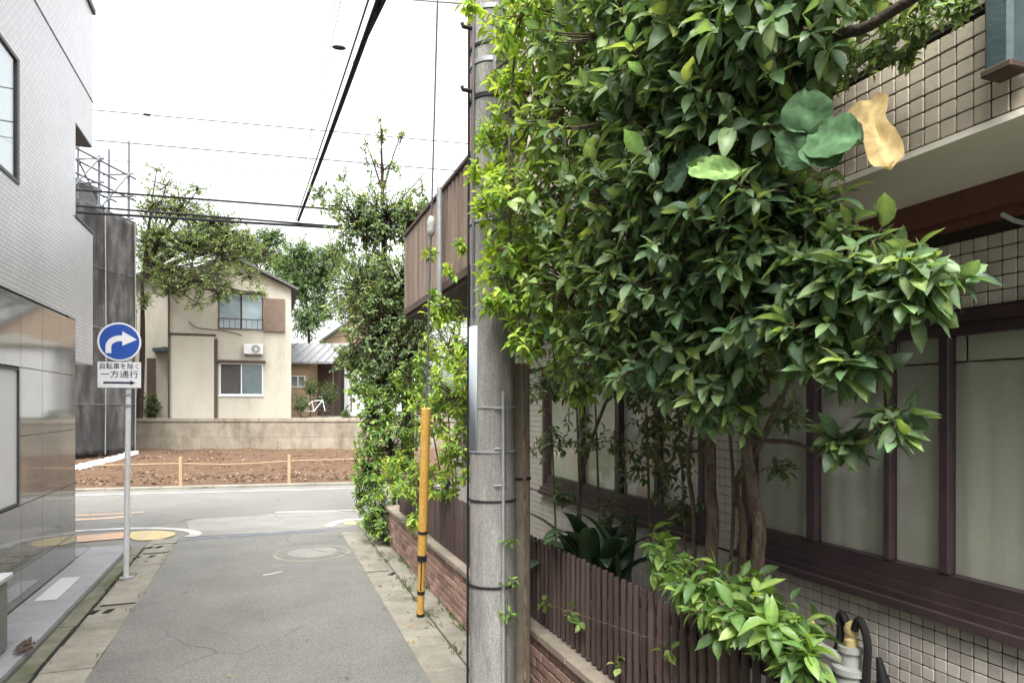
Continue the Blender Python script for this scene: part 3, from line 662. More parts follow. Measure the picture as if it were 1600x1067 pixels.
# tap and hose stand below the window
gx, gyy = 2.30, 2.127
gs = empty('tap_stand', (gx, gyy, 0), 'pale grey tap stand with brass fittings and black hoses below the window', 'tap')
MB().lathe((gx, gyy, 0), [(.085, 0), (.085, .5), (.085, .84), (.062, .87), (.06, .93), (.074, .935), (.074, .96), (.045, .965), (.04, 1.02), (.052, 1.022), (.052, 1.045)], 20).build('column', 'gas', gs, True)
MB().lathe((gx, gyy, 0), [(.026, 1.045), (.028, 1.07), (.016, 1.08), (.028, 1.095), (.03, 1.12), (.024, 1.14), (.01, 1.148)], 16).build('brass_fitting', 'brass', gs, True)
MB().tube([(gx, gyy, .98), (gx - .05, gyy + .06, .995), (gx - .09, gyy + .13, 1.03)], .026, 10).build('branch_pipe', 'gas', gs, True)
MB().lathe((gx - .09, gyy + .13, 0), [(.014, 1.03), (.022, 1.05), (.024, 1.10), (.014, 1.125)], 12).build('brass_fitting', 'brass', gs, True)
for s, q_ in ((-1, .06), (1, -.075)):
    c = Vector((gx - .01, gyy + q_, 1.0)); pts = smooth_pts([c + Vector((0, 0, -.4)), c + Vector((0, -.01 * s, -.05)), c + Vector((0, -.015, .08)), c + Vector((0, .008 * s, .15)), c + Vector((0, .03 * s, .165)), c + Vector((0, .05 * s, .12))], 5)
    MB().tube(pts, .016, 8).build('hose', 'black', gs, True)
o = MB().tube([(gx + .06, gyy - .10, .4), (gx + .06, gyy - .11, .9), (gx + .05, gyy - .09, 1.02)], [.03, .03, .01], 10).build('drain_hose', 'black', gs, True)
m = MB(); m.box((1.851, -5, -.04), (2.555, 12.5, .12)); struct(m.build('garden_bed', 'mossy'))
struct(sheet('corner_soil', [(1.0, 10.9), (9, 10.9), (9, 9.3), (1.7, 9.3), (1.7, 10.4)], .006, 'mossy'))

# ================================================================ CREAM HOUSE ON THE TERRACE
def frame_at(px, py, D, yaw=0):
    O = P(px, py, D); c, s = math.cos(yaw), math.sin(yaw); u = RIGHT * c + FWD * s; w = FWD * c - RIGHT * s
    return O, (lambda p: O + u * p[0] + w * p[1] + Vector((0, 0, p[2])))
O, TH = frame_at(263, 651, 30.5, YAW)            # stands square to the lane
_O = O.copy()
def U(px): a = (px - 800) / F_PX; return _O.y * (sY + cY * a) / (cY - sY * a) - _O.x
def V(py): return EYE + (HORIZON - py) / F_PX * 31.3 - _O.z
HF = TH((0, 1, 0)) - TH((0, 0, 0)); HR = TH((1, 0, 0)) - TH((0, 0, 0))
ch = empty('cream_house', O, 'two storey cream plaster house with brown shutter behind the retaining wall', 'house')
w1 = (U(341), U(411), V(514), V(456)); w0 = (U(343), U(411), V(617), V(567)); HW, HE, HA = U(455), V(445), V(404)
m = MB(); wall_cells(m, 0, HW, -.3, HE, [w1, w0], 0, .15, TH)
m.prism([TH((0, 0, HE)), TH((HW, 0, HE)), TH((HW / 2, 0, HA))], HF * .15)
fw = m.build('front_wall', 'plaster', ch)
MB().box((0, .151, -.3), (.15, 8, HE), TH).build('side_wall', 'plaster', ch); MB().box((HW - .15, .151, -.3), (HW, 8, HE), TH).build('side_wall', 'plaster', ch)
MB().box((.151, 7.85, -.3), (HW - .151, 8, HE), TH).build('rear_wall', 'plaster', ch)
MB().box((.15, 1.3, -.2), (HW - .15, 1.35, HE), TH).build('room_wall', 'brown_trim', ch)
for s, par in ((0, None), (1, None)):
    e = (-.32, HE - .12) if s == 0 else (HW + .32, HE - .12); r_ = (HW / 2, HA + .05)
    m = MB(); m.prism([TH((e[0], -.4, e[1])), TH((r_[0], -.4, r_[1])), TH((r_[0], -.4, r_[1] + .12)), TH((e[0], -.4, e[1] + .12))], HF * 8.8)
    rf = m.build('roof', 'roof_dark', ch)
    for i in range(1, 7):       # seams of the sheet roof
        t = i / 7; a = (e[0] + (r_[0] - e[0]) * t, e[1] + (r_[1] - e[1]) * t + .12)
        MB().box((a[0] - .02, -.41, a[1] - .01), (a[0] + .02, 8.4, a[1] + .045), TH).build('roof_seam', 'roof', rf)
MB().prism([TH((HW / 2 - .12, -.42, HA + .12)), TH((HW / 2 + .12, -.42, HA + .12)), TH((HW / 2, -.42, HA + .24))], HF * 8.85).build('ridge_cap', 'roof_dark', ch)
for px in (264,): MB().tube([TH((U(px), -.06, -.2)), TH((U(px), -.06, HE - .1))], .04, 8).build('rain_pipe', 'brown_trim', ch)
MB().bbox((U(268), -.1, -.3), (U(335), -.001, V(526)), .02, TH).build('bay_panel', 'siding', ch)
MB().box((U(266), -.13, V(525.8)), (U(337), -.0, V(523)), TH).build('bay_flashing', 'brown_trim', ch)
MB().box((U(335.5), -.12, -.3), (U(340), -.002, V(530)), TH).build('dark_post', 'brown_trim', ch)
def house_window(h, fr, sash, panes, parent, hood=None):
    u0, u1, v0, v1 = h; t = .05; m = MB()
    m.box((u0, -.03, v0), (u1, .1, v0 + t), TH); m.box((u0, -.03, v1 - t), (u1, .1, v1), TH); m.box((u0, -.03, v0 + t), (u0 + t, .1, v1 - t), TH); m.box((u1 - t, -.03, v0 + t), (u1, .1, v1 - t), TH)
    m.box(((u0 + u1) / 2 - t / 2, -.025, v0 + t), ((u0 + u1) / 2 + t / 2, .09, v1 - t), TH)
    w_ = m.build('window', fr, parent)
    for i, mt in enumerate(panes):
        a = u0 + t + i * (u1 - u0) / 2; b = u0 + (i + 1) * (u1 - u0) / 2 - t
        MB().box((a, .03, v0 + t), (b, .04, v1 - t), TH).build('pane', 'winglass', w_)
        MB().box((a, .06, v0 + .01), (b + .02, .07, v1 - .01), TH).build('curtain', mt, w_)
    return w_
house_window(w1, 'brown_trim', None, ('stucco', 'stucco'), ch)
ww = house_window(w0, 'sign_white', None, ('shutter', 'greybox'), ch)
MB().box((w0[0] - .1, -.3, w0[3] + .05), (w0[1] + .12, .0, w0[3] + .13), TH).build('window_hood', 'brown_trim', ch)
MB().box((w0[0] - .05, -.08, w0[2] - .06), (w0[1] + .05, -.0, w0[2] - .002), TH).build('sill', 'sign_white', ww)
MB().box((w1[0] - .08, -.2, w1[3] + .02), (w1[1] + .1, .0, w1[3] + .08), TH).build('window_hood', 'brown_trim', ch)
sb = MB().bbox((U(412), -.14, V(516)), (U(445), -.0, V(463)), .015, TH).build('shutter_box', 'shutter', ch)
for i in range(1, 5): uu = U(412) + (U(445) - U(412)) * i / 5; MB().box((uu - .01, -.15, V(515)), (uu + .01, -.1402, V(464)), TH).build('slat', 'shutter', sb)
rl = MB(); rl.box((w1[0], -.25, w1[2] + .45), (w1[1] + .05, -.21, w1[2] + .49), TH); rl.box((w1[0], -.25, w1[2] - .02), (w1[1] + .05, -.21, w1[2] + .02), TH)
for i in range(9): uu = w1[0] + (w1[1] - w1[0]) * i / 8; rl.box((uu - .01, -.245, w1[2] + .0205), (uu + .01, -.22, w1[2] + .4495), TH)
rl.build('window_railing', 'brown_trim', ch)
pts = smooth_pts([TH((U(295), -.05, V(505))), TH((U(310), -.05, V(514))), TH((U(350), -.05, V(517))), TH((U(378), -.05, V(523)))], 5)
MB().tube(pts, .018, 6).build('wall_cable', 'brown_trim', ch)
# side wing
m = MB(); m.box((U(196), 1.0, -.3), (-.01, 7, V(436)), TH); m.build('side_wing', 'plaster', ch)
m = MB(); m.prism([TH((U(188), .5, V(442))), TH((-.05, .5, V(420))), TH((-.05, .5, V(416))), TH((U(188), .5, V(438)))], HF * 7); m.build('wing_roof', 'roof_dark', ch)
MB().prism([TH((U(236), .3, V(550))), TH((U(258), .3, V(550))), TH((U(258), .3, V(543))), TH((U(236), .3, V(546)))], HF * .69).build('canopy', 'greenpipe', ch)
MB().box((U(224), .93, -.1), (U(238), 1.0 - .001, V(560)), TH).build('side_door', 'brown_trim', ch)
# air conditioner
ac = empty('air_conditioner', TH((U(396), -.3, V(553))), 'white outdoor air conditioner unit on the cream house wall', 'air conditioner')
MB().bbox((U(381), -.36, V(553)), (U(411), -.06, V(537)), .02, TH).build('case', 'stucco', ac)
c = TH((U(400), -.365, V(545))); n = 24
MB().prism([c + HR * (.2 * math.cos(2 * math.pi * q / n)) + Vector((0, 0, .2 * math.sin(2 * math.pi * q / n))) for q in range(n)], -HF * .01).build('fan_grille', 'greybox', ac)
MB().prism([c - HF * .011 + HR * (.07 * math.cos(2 * math.pi * q / n)) + Vector((0, 0, .07 * math.sin(2 * math.pi * q / n))) for q in range(n)], -HF * .008).build('fan_hub', 'stucco', ac)
for px in (384, 407): MB().box((U(px) - .02, -.36, V(555.5)), (U(px) + .02, -.0, V(553.5)), TH).build('bracket', 'brown_trim', ac)

# ================================================================ BUILDINGS FARTHER BACK
O, T2 = frame_at(436, 648, 37); k2 = 37 / F_PX; A = lambda px: (px - 436) * k2; B = lambda py: (648 - py) * k2
h2 = empty('tan_cottage', O, 'low tan cottage with grey roof right of the cream house', 'house')
hw = (A(454), A(477), B(605), B(587))
m = MB(); wall_cells(m, 0, A(483), -.4, B(562), [hw], 0, .15, T2); m.build('front_wall', 'tan', h2)
MB().box((A(483) - .15, .151, -.4), (A(483), 5, B(562)), T2).build('side_wall', 'tan', h2)
MB().box((A(483), 1.6, -.4), (A(525), 1.7, B(566)), T2).build('carport_wall', 'brown_trim', h2)
MB().box((A(519), .0, -.4), (A(521), .1, B(566)), T2).build('carport_post', 'brown_trim', h2)
m = MB(); m.prism([T2((-.6, -.5, B(569))), T2((-.6, -.5, B(566))), T2((-.6, 3.2, B(528))), T2((-.6, 6.5, B(566))), T2((-.6, 6.5, B(569))), T2((-.6, 3.2, B(532)))], (T2((A(524), 0, 0)) - T2((-.6, 0, 0)))); rf = m.build('roof', 'roof', h2)
for i in range(9):
    a = -.5 + (A(524) + .5) * i / 8; MB().prism([T2((a, -.52, B(566))), T2((a, 3.2, B(528))), T2((a, 3.2, B(526.6))), T2((a, -.52, B(564.6)))], RIGHT * .05).build('roof_rib', 'roof', rf)
m = MB(); u0, u1, v0, v1 = hw
for a, b in (((u0, -.03, v0), (u1, .08, v0 + .05)), ((u0, -.03, v1 - .05), (u1, .08, v1)), ((u0, -.03, v0 + .05), (u0 + .05, .08, v1 - .05)), ((u1 - .05, -.03, v0 + .05), (u1, .08, v1 - .05)), (((u0 + u1) / 2 - .03, -.02, v0 + .05), ((u0 + u1) / 2 + .03, .07, v1 - .05))): m.box(a, b, T2)
wn_ = m.build('window', 'sign_white', h2); MB().box((u0 + .05, .03, v0 + .05), (u1 - .05, .04, v1 - .05), T2).build('pane', 'winglass', wn_); MB().box((u0, .2, v0), (u1, .22, v1), T2).build('curtain', 'blind', wn_)

O, T3 = frame_at(549, 640, 33.5); k3 = 33.5 / F_PX
h3 = empty('white_shed', O, 'white stucco outbuilding with dark corner line at the edge of the ivy', 'building')
C0 = T3((0, 0, -.3)); C1 = T3((3.2, .5, -.3)); C3 = T3((-.78, 1.7, -.3)); C2 = C1 + (C3 - C0); hh = 92 * k3
MB().prism([C0, C1, C2, C3], (0, 0, hh + .1)).build('walls', 'stucco', h3)
ctr = (C0 + C2) / 2; Z = Vector((0, 0, 1))
ex = [q + (q - ctr).normalized() * .3 for q in (C0, C1, C2, C3)]
m = MB(); m.add([q + Z * (hh + .1) for q in ex] + [q + Z * (hh + .2) for q in ex] + [ctr + Z * (hh + .75)], [(3, 2, 1, 0), (0, 1, 5, 4), (1, 2, 6, 5), (2, 3, 7, 6), (3, 0, 4, 7), (4, 5, 8), (5, 6, 8), (6, 7, 8), (7, 4, 8)]); m.build('roof', 'gutter', h3)
MB().tube([C0 + Vector((0, 0, .2)) - FWD * .03, C0 + Vector((0, 0, hh)) - FWD * .03], .035, 8).build('rain_pipe', 'brown_trim', h3)
ed = (C3 - C0).normalized(); nn = Vector((-ed.y, ed.x, 0)); nn = nn if nn.dot(RIGHT) < 0 else -nn
a = C0 + ed * .25 + nn * .01
m = MB(); ar = [a + ed * (.0) , a + ed * 1.3]; poly = [a + Z * .3, a + ed * 1.3 + Z * .3] + [a + ed * (.65 + .65 * math.cos(R(15 * q))) + Z * (2.1 + .35 * math.sin(R(15 * q))) for q in range(13)]
m.prism(poly, nn * .03); m.build('arched_panel', 'stucco', h3)
MB().box((-.98, 1.72, -.2), (-.80, 1.80, 2.3), T3).build('dark_gate', 'dark', h3)

O, T4 = frame_at(500, 640, 44); k4 = 44 / F_PX
h4 = empty('brown_gable_house', O, 'far house with tan gable wall showing between the trees', 'house')
m = MB(); m.prism([T4((.4, 0, -.5)), T4((6, 0, -.5)), T4((6, 0, 4.6)), T4((3.2, 0, 6.6)), T4((.4, 0, 4.6))], FWD * 6); m.build('walls', 'tan', h4)
for s in (0, 1):
    e = T4((.0, -.3, 4.35)) if s == 0 else T4((6.4, -.3, 4.35)); r_ = T4((3.2, -.3, 6.65))
    MB().prism([e, r_, r_ + Z * .14, e + Z * .14], FWD * 6.8).build('roof', 'roof', h4)
MB().box((1.2, -.04, 2.6), (2.4, -.001, 3.8), T4).build('window', 'brown_trim', h4)
O, T5 = frame_at(720, 640, 40); 
h5 = empty('white_house', O, 'white two storey house beyond the ivy, seen mirrored in the granite', 'house')
m = MB(); wall_cells(m, 0, 7, -.5, 5.5, [(1, 2.6, .8, 2), (4, 5.6, .8, 2), (1, 2.6, 3.4, 4.6), (4, 5.6, 3.4, 4.6)], 0, .2, T5); m.build('front_wall', 'stucco', h5)
MB().box((0, .201, -.5), (7, 7, 5.45), T5).build('body', 'roof_dark', h5)
MB().prism([T5((-.4, -.4, 5.5)), T5((7.4, -.4, 5.5)), T5((3.5, -.4, 7.2))], FWD * 7.8).build('roof', 'roof', h5)

# bicycle by the cottage
bo = P(492, 634, 33); bo.z = 1.45; bi = empty('bicycle', bo, 'parked bicycle in front of the tan cottage', 'bicycle')
bu = (RIGHT * .85 + FWD * .5).normalized()
for s in (-.5, .5):
    c = bo + bu * s + Z * .33; m = MB(); m.tube([c + bu * (.32 * math.cos(R(20 * q))) + Z * (.32 * math.sin(R(20 * q))) for q in range(19)], .022, 6, False); wh = m.build('wheel', 'black', bi)
    m = MB()
    for q in range(6): m.tube([c, c + bu * (.31 * math.cos(R(60 * q))) + Z * (.31 * math.sin(R(60 * q)))], .004, 4)
    m.build('spokes', 'galv', wh)
m = MB(); pA, pB, pC, pD = bo + bu * -.5 + Z * .33, bo + bu * -.05 + Z * .3, bo + bu * -.15 + Z * .8, bo + bu * .38 + Z * .85
for a, b in ((pA, pB), (pA, pC), (pB, pC), (pB, pD), (pC, pD), (pD, bo + bu * .5 + Z * .33)): m.tube([a, b], .02, 6)
m.build('frame', 'sign_white', bi)
MB().tube([pD, pD + Z * .17 - bu * .05, pD + Z * .18 - bu * .2], .018, 6).build('handlebar', 'galv', bi); MB().bbox((-.12, -.06, 0), (.14, .06, .06), .02, lambda p: pC + bu * p[0] + Vector((-bu.y, bu.x, 0)) * p[1] + Z * (p[2] + .06)).build('saddle', 'black', bi)

# ================================================================ SCAFFOLD WITH DARK SHEETING
A0 = Vector((-6.55, 27.4, 0)); e1 = Vector((1.5, 3.2, 0)).normalized(); e2 = Vector((-e1.y, e1.x, 0))
TSC = lambda p: A0 + e1 * p[0] + e2 * p[1] + Z * p[2]
sc = empty('scaffold', A0, 'scaffolding wrapped in dark grey mesh sheets left of the earth lot', 'scaffold')
def cloth(p0, du, L_, z0, z1, nrm):
    nu, nv = 18, 30; v = []; f = []; ph = random.random() * 9
    for i in range(nu + 1):
        for k in range(nv + 1):
            s, t = i / nu, k / nv
            d_ = .05 * math.sin(4 * t + 3 * s + ph) * math.sin(math.pi * s) + .05 * abs(math.sin(6 * t - 9 * s + ph)) * math.sin(math.pi * s) + .06 * abs(math.sin(11 * s + 2.5 * t + ph)) + .018 * random.random()
            v.append(p0 + du * (L_ * s) + nrm * d_ + Z * (z0 + (z1 - z0) * t))
    for i in range(nu):
        for k in range(nv): a = i * (nv + 1) + k; f.append((a, a + nv + 1, a + nv + 2, a + 1))
    m = MB(); m.add(v, f); o = m.build('mesh_sheet', 'mesh', sc, True); s_ = o.modifiers.new('t', 'SOLIDIFY'); s_.thickness = .01
for k in range(2):
    for z0, z1 in ((.25, 5.0), (4.9, 9.4)): cloth(TSC((1.75 * k + .01, 0, 0)), e1, 1.95, z0, z1, -e2)
for k in range(4):
    for z0, z1 in ((.25, 4.9), (4.95, 9.4)): cloth(TSC((0, 1.8 * k + .02, 0)), e2, 1.95, z0, z1, -e1)
for (a, b) in ((.05, .1), (1.75, .1), (3.45, .1), (.05, 1.9), (.05, 3.7), (1.75, .95), (3.45, .95), (.05, .95)):
    MB().tube([TSC((a, b, 0)), TSC((a, b, 12.2 + jit(.9)))], .05, 8).build('upright_pipe', 'steel_joint', sc)
for z in (5.0, 9.5, 10.4, 11.3):
    for b in (.1, .95): MB().tube([TSC((-.3, b, z)), TSC((3.9, b, z))], .04, 8).build('ledger_pipe', 'steel_joint', sc)
    MB().tube([TSC((.05, -.2, z + .06)), TSC((.05, 4.3, z + .06))], .04, 8).build('ledger_pipe', 'steel_joint', sc)
    for a in (1.75, 3.45): MB().tube([TSC((a, -.1, z + .06)), TSC((a, 1.2, z + .06))], .04, 8).build('ledger_pipe', 'steel_joint', sc)
for a, b in ((.05, 1.75), (1.75, 3.45)):
    MB().tube([TSC((a, .04, 9.5)), TSC((b, .04, 11.4))], .035, 8).build('brace_pipe', 'steel_joint', sc); MB().tube([TSC((b, .98, 9.5)), TSC((a, .98, 11.4))], .035, 8).build('brace_pipe', 'steel_joint', sc)
for z in (2.1, 4.95, 7.2):
    MB().tube([TSC((-.02, -.13, z)), TSC((1.7, -.15, z - .03)), TSC((3.6, -.13, z))], .018, 6).build('tie_rope', 'cable_grey', sc)
for a in (1.76, 3.5): MB().tube([TSC((a, -.14, .2)), TSC((a + .02, -.16, 4)), TSC((a, -.14, 9.4))], .022, 6).build('sheet_hem', 'greybox', sc)
gbld = empty('grey_building', TSC((1, 4, 0)), 'plain grey building standing inside the scaffold', 'building')
MB().box((.4, 1.3, 0), (3.3, 8, 10.6), TSC).build('walls', 'greybox', gbld); MB().box((.3, 1.2, 10.602), (3.4, 8.1, 10.75), TSC).build('roof_edge', 'roof', gbld)
pts = [G(112, 740), G(150, 730), G(180, 722), G(205, 714), G(216, 713)]
m = MB(); pts = smooth_pts(pts, 6); m.tube([p + Z * .06 for p in pts], [.14 + .06 * abs(math.sin(i * 1.7)) for i in range(len(pts))], 7)
tag(m.build('white_tarp', 'tarp', None, True), 'crumpled white tarp rolled along the foot of the dark scaffold sheets', 'tarp')

# ================================================================ OVERHEAD CABLES
def sagged(a, b, sag, n=24): return [a.lerp(b, t) - Z * (sag * 4 * t * (1 - t)) for t in np.linspace(0, 1, n)]
def cable(label, a, b, sag, r, material='cable', ext=(0, 0), knobs=()):
    d_ = b - a; a2 = a - d_ * ext[0]; b2 = b + d_ * ext[1]
    pts = sagged(a2, b2, sag); o = MB().tube(pts, r, 6).build('overhead_cable', material); tag(o, label, 'cable', 'overhead cables')
    for t in knobs:
        p = pts[int(t * 23)]; d1 = d_.normalized(); MB().tube([p - d1 * .1, p - d1 * .05, p + d1 * .05, p + d1 * .1], [.015, .035, .035, .015], 8).build('clamp', 'cable', o)
    return o
cable('topmost thin cable crossing the sky with a small knob at its left', P(145, 172, 17), P(700, 222, 19), .0, .015, 'cable_grey', (.8, .6), (.42,))
cable('second thin cable from the top crossing the sky', P(180, 222, 17), P(700, 266, 19), 0, .017, 'cable_grey', (.8, .6))
cable('faintest of the thin cables crossing above the cream house', P(190, 252, 18), P(480, 270, 19), 0, .011, 'cable_grey', (1.4, 1.2))
cable('upper black cable crossing in front of the leafy tree tops', P(118, 295, 16), P(490, 323, 17), .03, .027, 'cable', (1.2, 1.6))
cable('middle one of the three thick black cables over the cream house', P(118, 320, 16), P(500, 350, 17), .03, .026, 'cable', (1.2, 1.6))
cable('lowest thick black cable over the cream house', P(118, 330, 16), P(500, 353, 17), .03, .034, 'cable', (1.2, 1.6))
a, b = P(590, 0, 7.2), P(466, 345, 17)
cable('thick black cable bundle running up the lane to the sky', a, b, .05, .034, 'cable', (.34, 0))
cable('thinner dark cable joining the thick bundle at the top', P(601, 0, 7.0), P(553, 100, 9.4), 0, .02, 'cable', (.9, 0))
cable('dotted thin cable left of the thick bundle', P(574, 0, 7.4), P(462, 345, 17), .05, .013, 'cable_grey', (.34, 0))
cable('faint thin cable farther left of the thick bundle', P(532, 0, 8), P(470, 280, 18), .05, .005, 'cable_grey', (.3, 0))
cable('faintest thin cable left of the bundle', P(524, 0, 8), P(462, 330, 18), .05, .004, 'cable_grey', (.3, 0))
cable('short thin cable high in the sky with a dark knob', P(455, 66, 10), P(640, 88, 10.5), 0, .004, 'cable_grey', (1, 2), (.36,))
cable('thin cable at the very top running to the utility pole', P(600, -3, 7), P(745, 8, 4.35), 0, .006, 'cable_grey', (3, 0))

# ================================================================ PLANTS
# leaf template: (along, side, lift) with a folded midrib; 8 triangles
_rows = [(.10, .20, .05, .01), (.28, .40, .09, .015), (.50, .47, .09, 0), (.72, .37, .05, -.03), (.88, .18, .0, -.07)]
LT = [(0, 0, 0)]
for a_, w_, e_, m_ in _rows: LT += [(a_ - .015, -w_, e_ + m_), (a_ + .01, 0, m_), (a_ - .015, w_, e_ + m_)]
LT = np.array(LT + [(1.02, 0, -.13)])
LF = [(0, 1, 2), (0, 2, 3)]
for i_ in range(4):
    for k_q in (0, 1): q_ = 1 + 3 * i_ + k_q; LF.append((q_, q_ + 3, q_ + 4, q_ + 1))
LF += [(13, 16, 14), (14, 16, 15)]
QT = np.array([(0, 0, 0), (.5, -.5, .08), (1, 0, -.05), (.5, .5, .08)]); QF = [(0, 1, 2), (0, 2, 3)]
def unit(a): return a / np.maximum(np.linalg.norm(a, axis=1, keepdims=True), 1e-6)
def leaf_mesh(name, Bp, D, N, L, W, C, tmpl=LT, faces=LF):
    n = len(Bp); S = np.cross(N, D); S = unit(S); N2 = np.cross(D, S)
    t = tmpl; k = len(t)
    V = Bp[:, None, :] + t[None, :, 0:1] * (D * L[:, None])[:, None, :] + t[None, :, 1:2] * (S * W[:, None])[:, None, :] + t[None, :, 2:3] * (N2 * L[:, None])[:, None, :]
    me = bpy.data.meshes.new(name)
    loops = []; starts = []; tot = []; s = 0
    for f in faces: loops += list(f); starts.append(s); tot.append(len(f)); s += len(f)
    loops = np.array(loops); nl = len(loops)
    me.vertices.add(n * k); me.vertices.foreach_set('co', V.astype(np.float32).ravel())
    me.loops.add(n * nl); me.loops.foreach_set('vertex_index', (np.arange(n)[:, None] * k + loops[None]).astype(np.int32).ravel())
    me.polygons.add(n * len(faces)); me.polygons.foreach_set('loop_start', (np.arange(n)[:, None] * nl + np.array(starts)[None]).astype(np.int32).ravel())
    me.update(calc_edges=True)
    me.polygons.foreach_set('use_smooth', [True] * len(me.polygons))
    at = me.attributes.new('leaf_colour', 'FLOAT_COLOR', 'POINT')
    rib = np.where(np.abs(t[:, 1]) < .01, 1.3, .93) if k > 4 else np.ones(k)          # pale midrib
    cc = np.ones((n, k, 4), np.float32); cc[:, :, :3] = C[:, None, :] * rib[None, :, None]; at.data.foreach_set('color', cc.ravel())
    return me
def palette(n, cols, wts, jitter=.18):
    cols = np.array(cols); i = rng.choice(len(cols), n, p=np.array(wts) / sum(wts)); c = cols[i] * (1 + rng.uniform(-jitter, jitter, (n, 1))); c[:, 0] *= 1 + rng.uniform(-.15, .15, n); return np.clip(c, .005, 1)
def shoots(blobs, shell=.5):
    """blobs: (centre, radii, count) -> tips and outward directions"""
    Pn, Dn, Cn = [], [], []
    for c, r_, n in blobs:
        r_ = np.array(r_ if isinstance(r_, (tuple, list)) else (r_,) * 3); d_ = unit(rng.normal(size=(n, 3)))
        rad = shell + (1 - shell) * rng.random((n, 1)) ** .6; rad *= 1 + rng.normal(0, .12, (n, 1)) + (rng.random((n, 1)) < .12) * .35 * rng.random((n, 1))
        Pn.append(np.array(c) + d_ * rad * r_); Dn.append(unit(d_ + np.array([0, 0, .35]) + rng.normal(0, .35, (n, 3)))); Cn.append(np.repeat(np.array(c)[None], n, 0))
    return np.concatenate(Pn), np.concatenate(Dn), np.concatenate(Cn)
def leaves_on(tips, dirs, per, L, droop=.35, wr=.42, spread=(35, 95), sl=None):
    """leaves set spirally along the last stretch of each shoot"""
    n = len(tips); Lr = np.repeat(L if np.ndim(L) else np.full(n, L), per); k = np.tile(np.arange(per), n)
    A = np.repeat(dirs, per, 0); Tp = np.repeat(tips, per, 0)
    up_ = np.tile([0, 0, 1.], (n * per, 1)); u = unit(np.cross(A, up_ + rng.normal(0, .05, up_.shape))); w = np.cross(A, u)
    az = k * 2.4 + np.repeat(rng.random(n) * 6.28, per); th = np.radians(np.interp(k, [0, per - 1], spread) + rng.normal(0, 10, n * per))
    rad = u * np.cos(az)[:, None] + w * np.sin(az)[:, None]
    D = A * np.cos(th)[:, None] + rad * np.sin(th)[:, None]; D[:, 2] -= droop * (.6 + .8 * rng.random(n * per)); D = unit(D)
    base = Tp - A * ((k / per) * (Lr if sl is None else sl))[:, None]
    N = A * .7 + up_ * .8 + rng.normal(0, .25, A.shape); N = unit(N - (N * D).sum(1, keepdims=True) * D)
    Ls = Lr * (.5 + .75 * rng.random(n * per)); Ws = Ls * wr * (.85 + .3 * rng.random(n * per))
    return base, D, N, Ls, Ws
def keep(mask, *arrs): return [a[mask] for a in arrs]
def solid_free(Bp, L):      # leaves must not grow through walls, pole or glass
    x, y, z = Bp.T
    bad = (x > XW - .07) & (y < 9.4) | ((x > XU - .06) & (z > 2.80) & (y < 4.9)) | ((x > 1.84) & (z > 3.2) & (z < 4.7) & (y < 9.75) & (y > 4.7))
    bad |= (np.hypot(x - pcx, y - pcy) < .19) | (z < .1) | ((x > 1.66) & (x < 1.86) & (z < 1.0) & (y < 10) & (y > .4))
    bad |= (np.sqrt(x * x + y * y + (z - EYE) ** 2) < .9)
    return ~bad
def plant(root, leaves, cols, wts, material='leaf', parts=0, tmpl=(LT, LF), rankf=None, leafname='leaf', rest='foliage', free=True, tint=None):
    Bp, D, N, L, W = leaves
    if free: Bp, D, N, L, W = keep(solid_free(Bp, L) & solid_free(Bp + D * L[:, None], L), Bp, D, N, L, W)
    C = palette(len(Bp), cols, wts)
    if tint is not None: C = tint(Bp, C)
    if parts:
        dep = Bp @ np.array([sY, cY, 0]); lat = Bp @ np.array([cY, -sY, 0]); px = 800 + F_PX * lat / np.maximum(dep, .1); py = HORIZON - F_PX * (Bp[:, 2] - EYE) / np.maximum(dep, .1)
        score = L / np.maximum(dep, .3); score[(px < -20) | (px > 1620) | (py < -20) | (py > 1090) | (dep < .3)] = 0
        order = np.argsort(-score); top, rst = order[:parts], order[parts:]
        nv = 10; meshes = []; gi = np.array_split(top[np.argsort(C[top, 1])], nv)
        for g in gi:
            sh = 1 + rng.uniform(-.12, .12); c = C[g].mean(0)
            t = LT.copy(); t[:, 2] *= rng.uniform(.5, 2.2); t[:, 0] += rng.normal(0, .012, len(t)); t[0] = 0
            me = leaf_mesh(leafname, np.zeros((1, 3)), np.array([[1., 0, 0]]), np.array([[0, 0, 1.]]), np.ones(1), np.ones(1), c[None], t, LF); me.materials.append(M[material])
            for i in g:
                S = np.cross(N[i], D[i]); S /= np.linalg.norm(S); N2 = np.cross(D[i], S)
                o = bpy.data.objects.new(leafname, me); col.objects.link(o); o.parent = root
                mw = Matrix(((D[i][0] * L[i], S[0] * W[i], N2[0] * L[i], Bp[i][0]), (D[i][1] * L[i], S[1] * W[i], N2[1] * L[i], Bp[i][1]), (D[i][2] * L[i], S[2] * W[i], N2[2] * L[i], Bp[i][2]), (0, 0, 0, 1)))
                o.matrix_basis = mw; o.matrix_parent_inverse = Matrix.Translation(-Vector(root.location))
        Bp, D, N, L, W, C = (a[rst] for a in (Bp, D, N, L, W, C))
    me = leaf_mesh(rest, Bp, D, N, L, W, C, *tmpl); o = link_mesh(rest, me, material, root); o['kind'] = 'stuff'; return o
def twigs(root, a, b, r0, r1, material, name='twigs'):
    m = MB()
    for p, q in zip(a, b):
        p = Vector(p); q = Vector(q); md = p.lerp(q, .5) + Vector((jit(.06), jit(.06), jit(.04) - .02)) * (q - p).length * 2
        m.tube([p, md, q], [r0, (r0 + r1) / 2, r1], 4, False)
    o = m.build(name, material, root, True); o['kind'] = 'stuff'; return o
def limb(root, pts, r0, r1, material, name='branch', n=10):
    pts = smooth_pts(pts, 5); k = len(pts); return MB().tube(pts, [r0 + (r1 - r0) * i / (k - 1) for i in range(k)], n).build(name, material, root, True)

